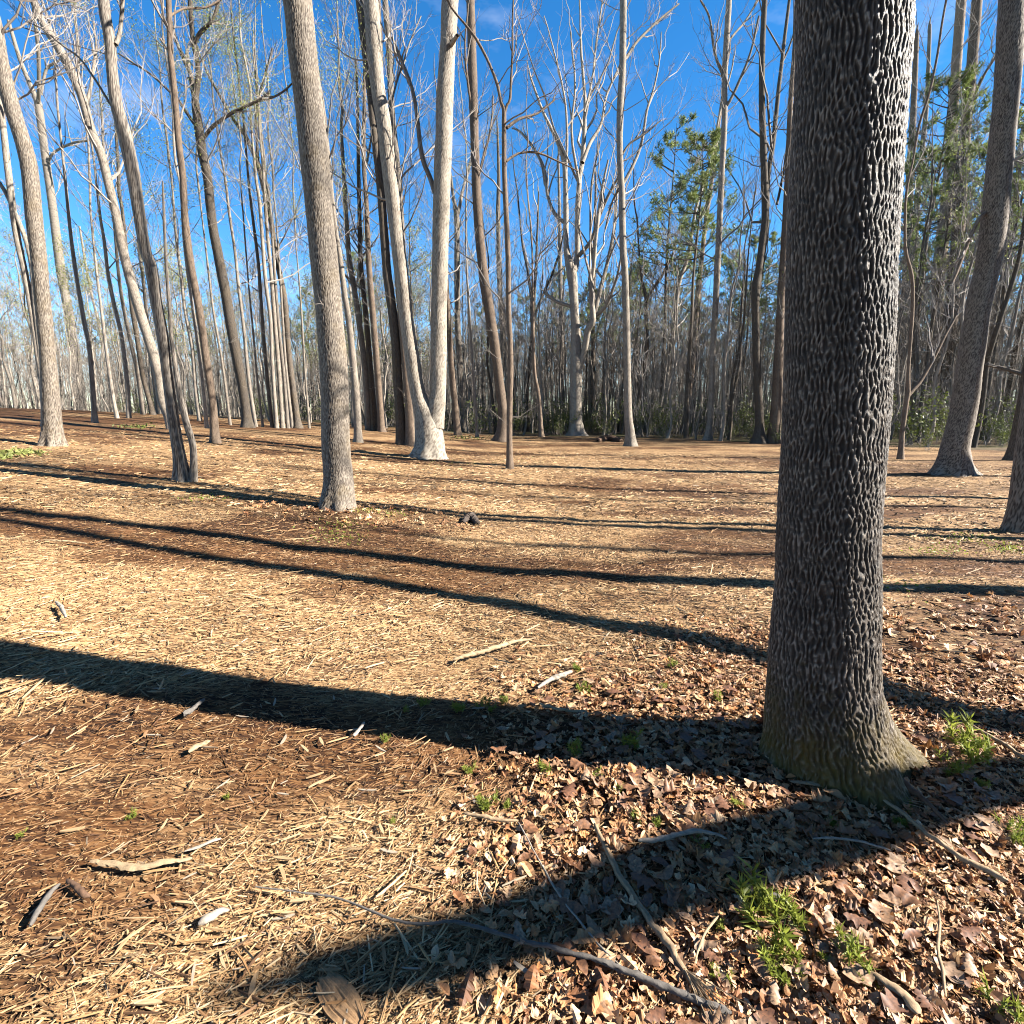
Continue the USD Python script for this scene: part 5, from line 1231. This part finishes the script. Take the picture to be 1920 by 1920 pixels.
rs = np.random.default_rng(99)
GG, LG = 'small bright green sprigs in the litter', 'small feathery green sprig growing through the litter'
sp_named = {(1440, 1745): 'largest bright green feathery sprig, bottom right', (1800, 1395): 'green feathery clump right of the foot of the huge oak', (1870, 1885): 'yellowed tuft at the bottom right corner', (1605, 1800): 'pale green sprig right of the largest one'}
sprigs = [(1440, 1745, 95), (1420, 1700, 60), (1460, 1790, 60), (1480, 1720, 60), (1475, 1830, 50), (1605, 1800, 60), (1620, 1830, 40), (1545, 1800, 36), (1800, 1395, 60), (1830, 1425, 60), (1790, 1440, 50), (1840, 1470, 50), (1870, 1885, 60),
          (760, 1330, 22), (792, 1318, 28), (860, 1330, 30), (900, 1322, 28), (945, 1315, 34), (1095, 1290, 34), (1080, 1255, 26), (1190, 1392, 44), (1080, 1408, 50), (880, 1445, 30), (1020, 1442, 40), (1122, 1452, 36), (1160, 1482, 40), (912, 1510, 40), (952, 1508, 30),
          (1195, 1540, 30), (1232, 1545, 34), (1308, 1582, 36), (1382, 1512, 30), (1882, 1548, 40), (1905, 1572, 40), (1345, 1832, 40), (1690, 1545, 34), (1345, 1312, 22), (1242, 1290, 22), (1262, 1246, 22), (1515, 1720, 34), (1735, 1655, 26), (1345, 1735, 26), (250, 1530, 24), (425, 1495, 20), (45, 1565, 16), (725, 1385, 22), (1560, 1545, 30), (1860, 1640, 30), (1700, 1520, 36), (735, 1540, 18), (920, 1330, 26)]
first_s = []
for k, (px, py, s) in enumerate(sprigs):
    g = hit(px, py + s * 0.25)
    h_ = s * depth(g) / FOC * (1.0 if s > 55 else rs.uniform(0.5, 0.85))
    lab = sp_named.get((px, py)); grp = None if lab else GG
    LG = 'small feathery green sprig ' + ('in the mulch left of the leaf litter' if px < 850 and py > 1360 else 'in the shadow thrown by the huge oak' if 1340 < py < 1435 and px < 1300 else 'just above the shadow of the huge oak' if py < 1345 else 'right of the huge oak' if px > 1650 and py < 1600 else 'beside the largest bright green sprig' if px > 1300 and py > 1620 else 'in the leaves below the shadow of the huge oak')
    loc = (g[0], g[1], float(ground_h(g[0], g[1])) + 0.005)
    if k < 4:
        r_ = thing('green_sprig', lab or LG, 'sprig', loc, rs.uniform(0, 6.28), h_ * 1.25, grp)
        v, f = sprig_mesh(rs, 6 + k); child(r_, 'fronds', v, f, sprig_mat)
        first_s.append(r_)
    else:
        dup(first_s[k % 4], 'green_sprig', lab or LG, 'sprig', loc, rs.uniform(0, 6.28), h_ * 1.25, grp)


def green_patch(name, label, spots, size, mat):
    P, S_ = [], []
    for px, py, rx, ry, n in spots:
        for _ in range(n):
            g = hit(px + rs.normal(0, rx * 0.5), py + rs.normal(0, ry * 0.5))
            P.append([g[0], g[1], float(ground_h(g[0], g[1])) + rs.uniform(0.01, size * 1.6)])
    v, f = scatter_quads(rs, np.array(P), size)
    tag(prim_mesh('/World/' + name, v, f, mat), label, 'ground cover', kind='stuff')


green_patch('ground_greenery', 'low green seedlings sprouting in patches at the foot of the trees', [(630, 985, 70, 16, 110), (740, 965, 40, 10, 70), (690, 958, 30, 6, 60), (860, 868, 110, 10, 150), (390, 935, 60, 6, 120), (1820, 1010, 70, 12, 170), (1760, 1035, 60, 10, 120), (1890, 1030, 40, 10, 120),
              (640, 1010, 60, 20, 120), (1700, 1100, 60, 30, 30), (980, 865, 60, 8, 80)], 0.015, sprig_mat)
green_patch('ivy_patch', 'pale green ivy leaves on the slope left of the grey oak', [(45, 852, 45, 6, 170), (10, 858, 20, 4, 60)], 0.045, bud_mat)
green_patch('grass_patch', 'thin grass on the far ground and under the edge of the wood', [(260, 801, 45, 4, 90), (880, 822, 60, 4, 160), (1100, 806, 200, 6, 500), (1380, 806, 90, 6, 300), (1740, 810, 70, 8, 260), (1870, 812, 50, 8, 160)], 0.05, shrub_mat)
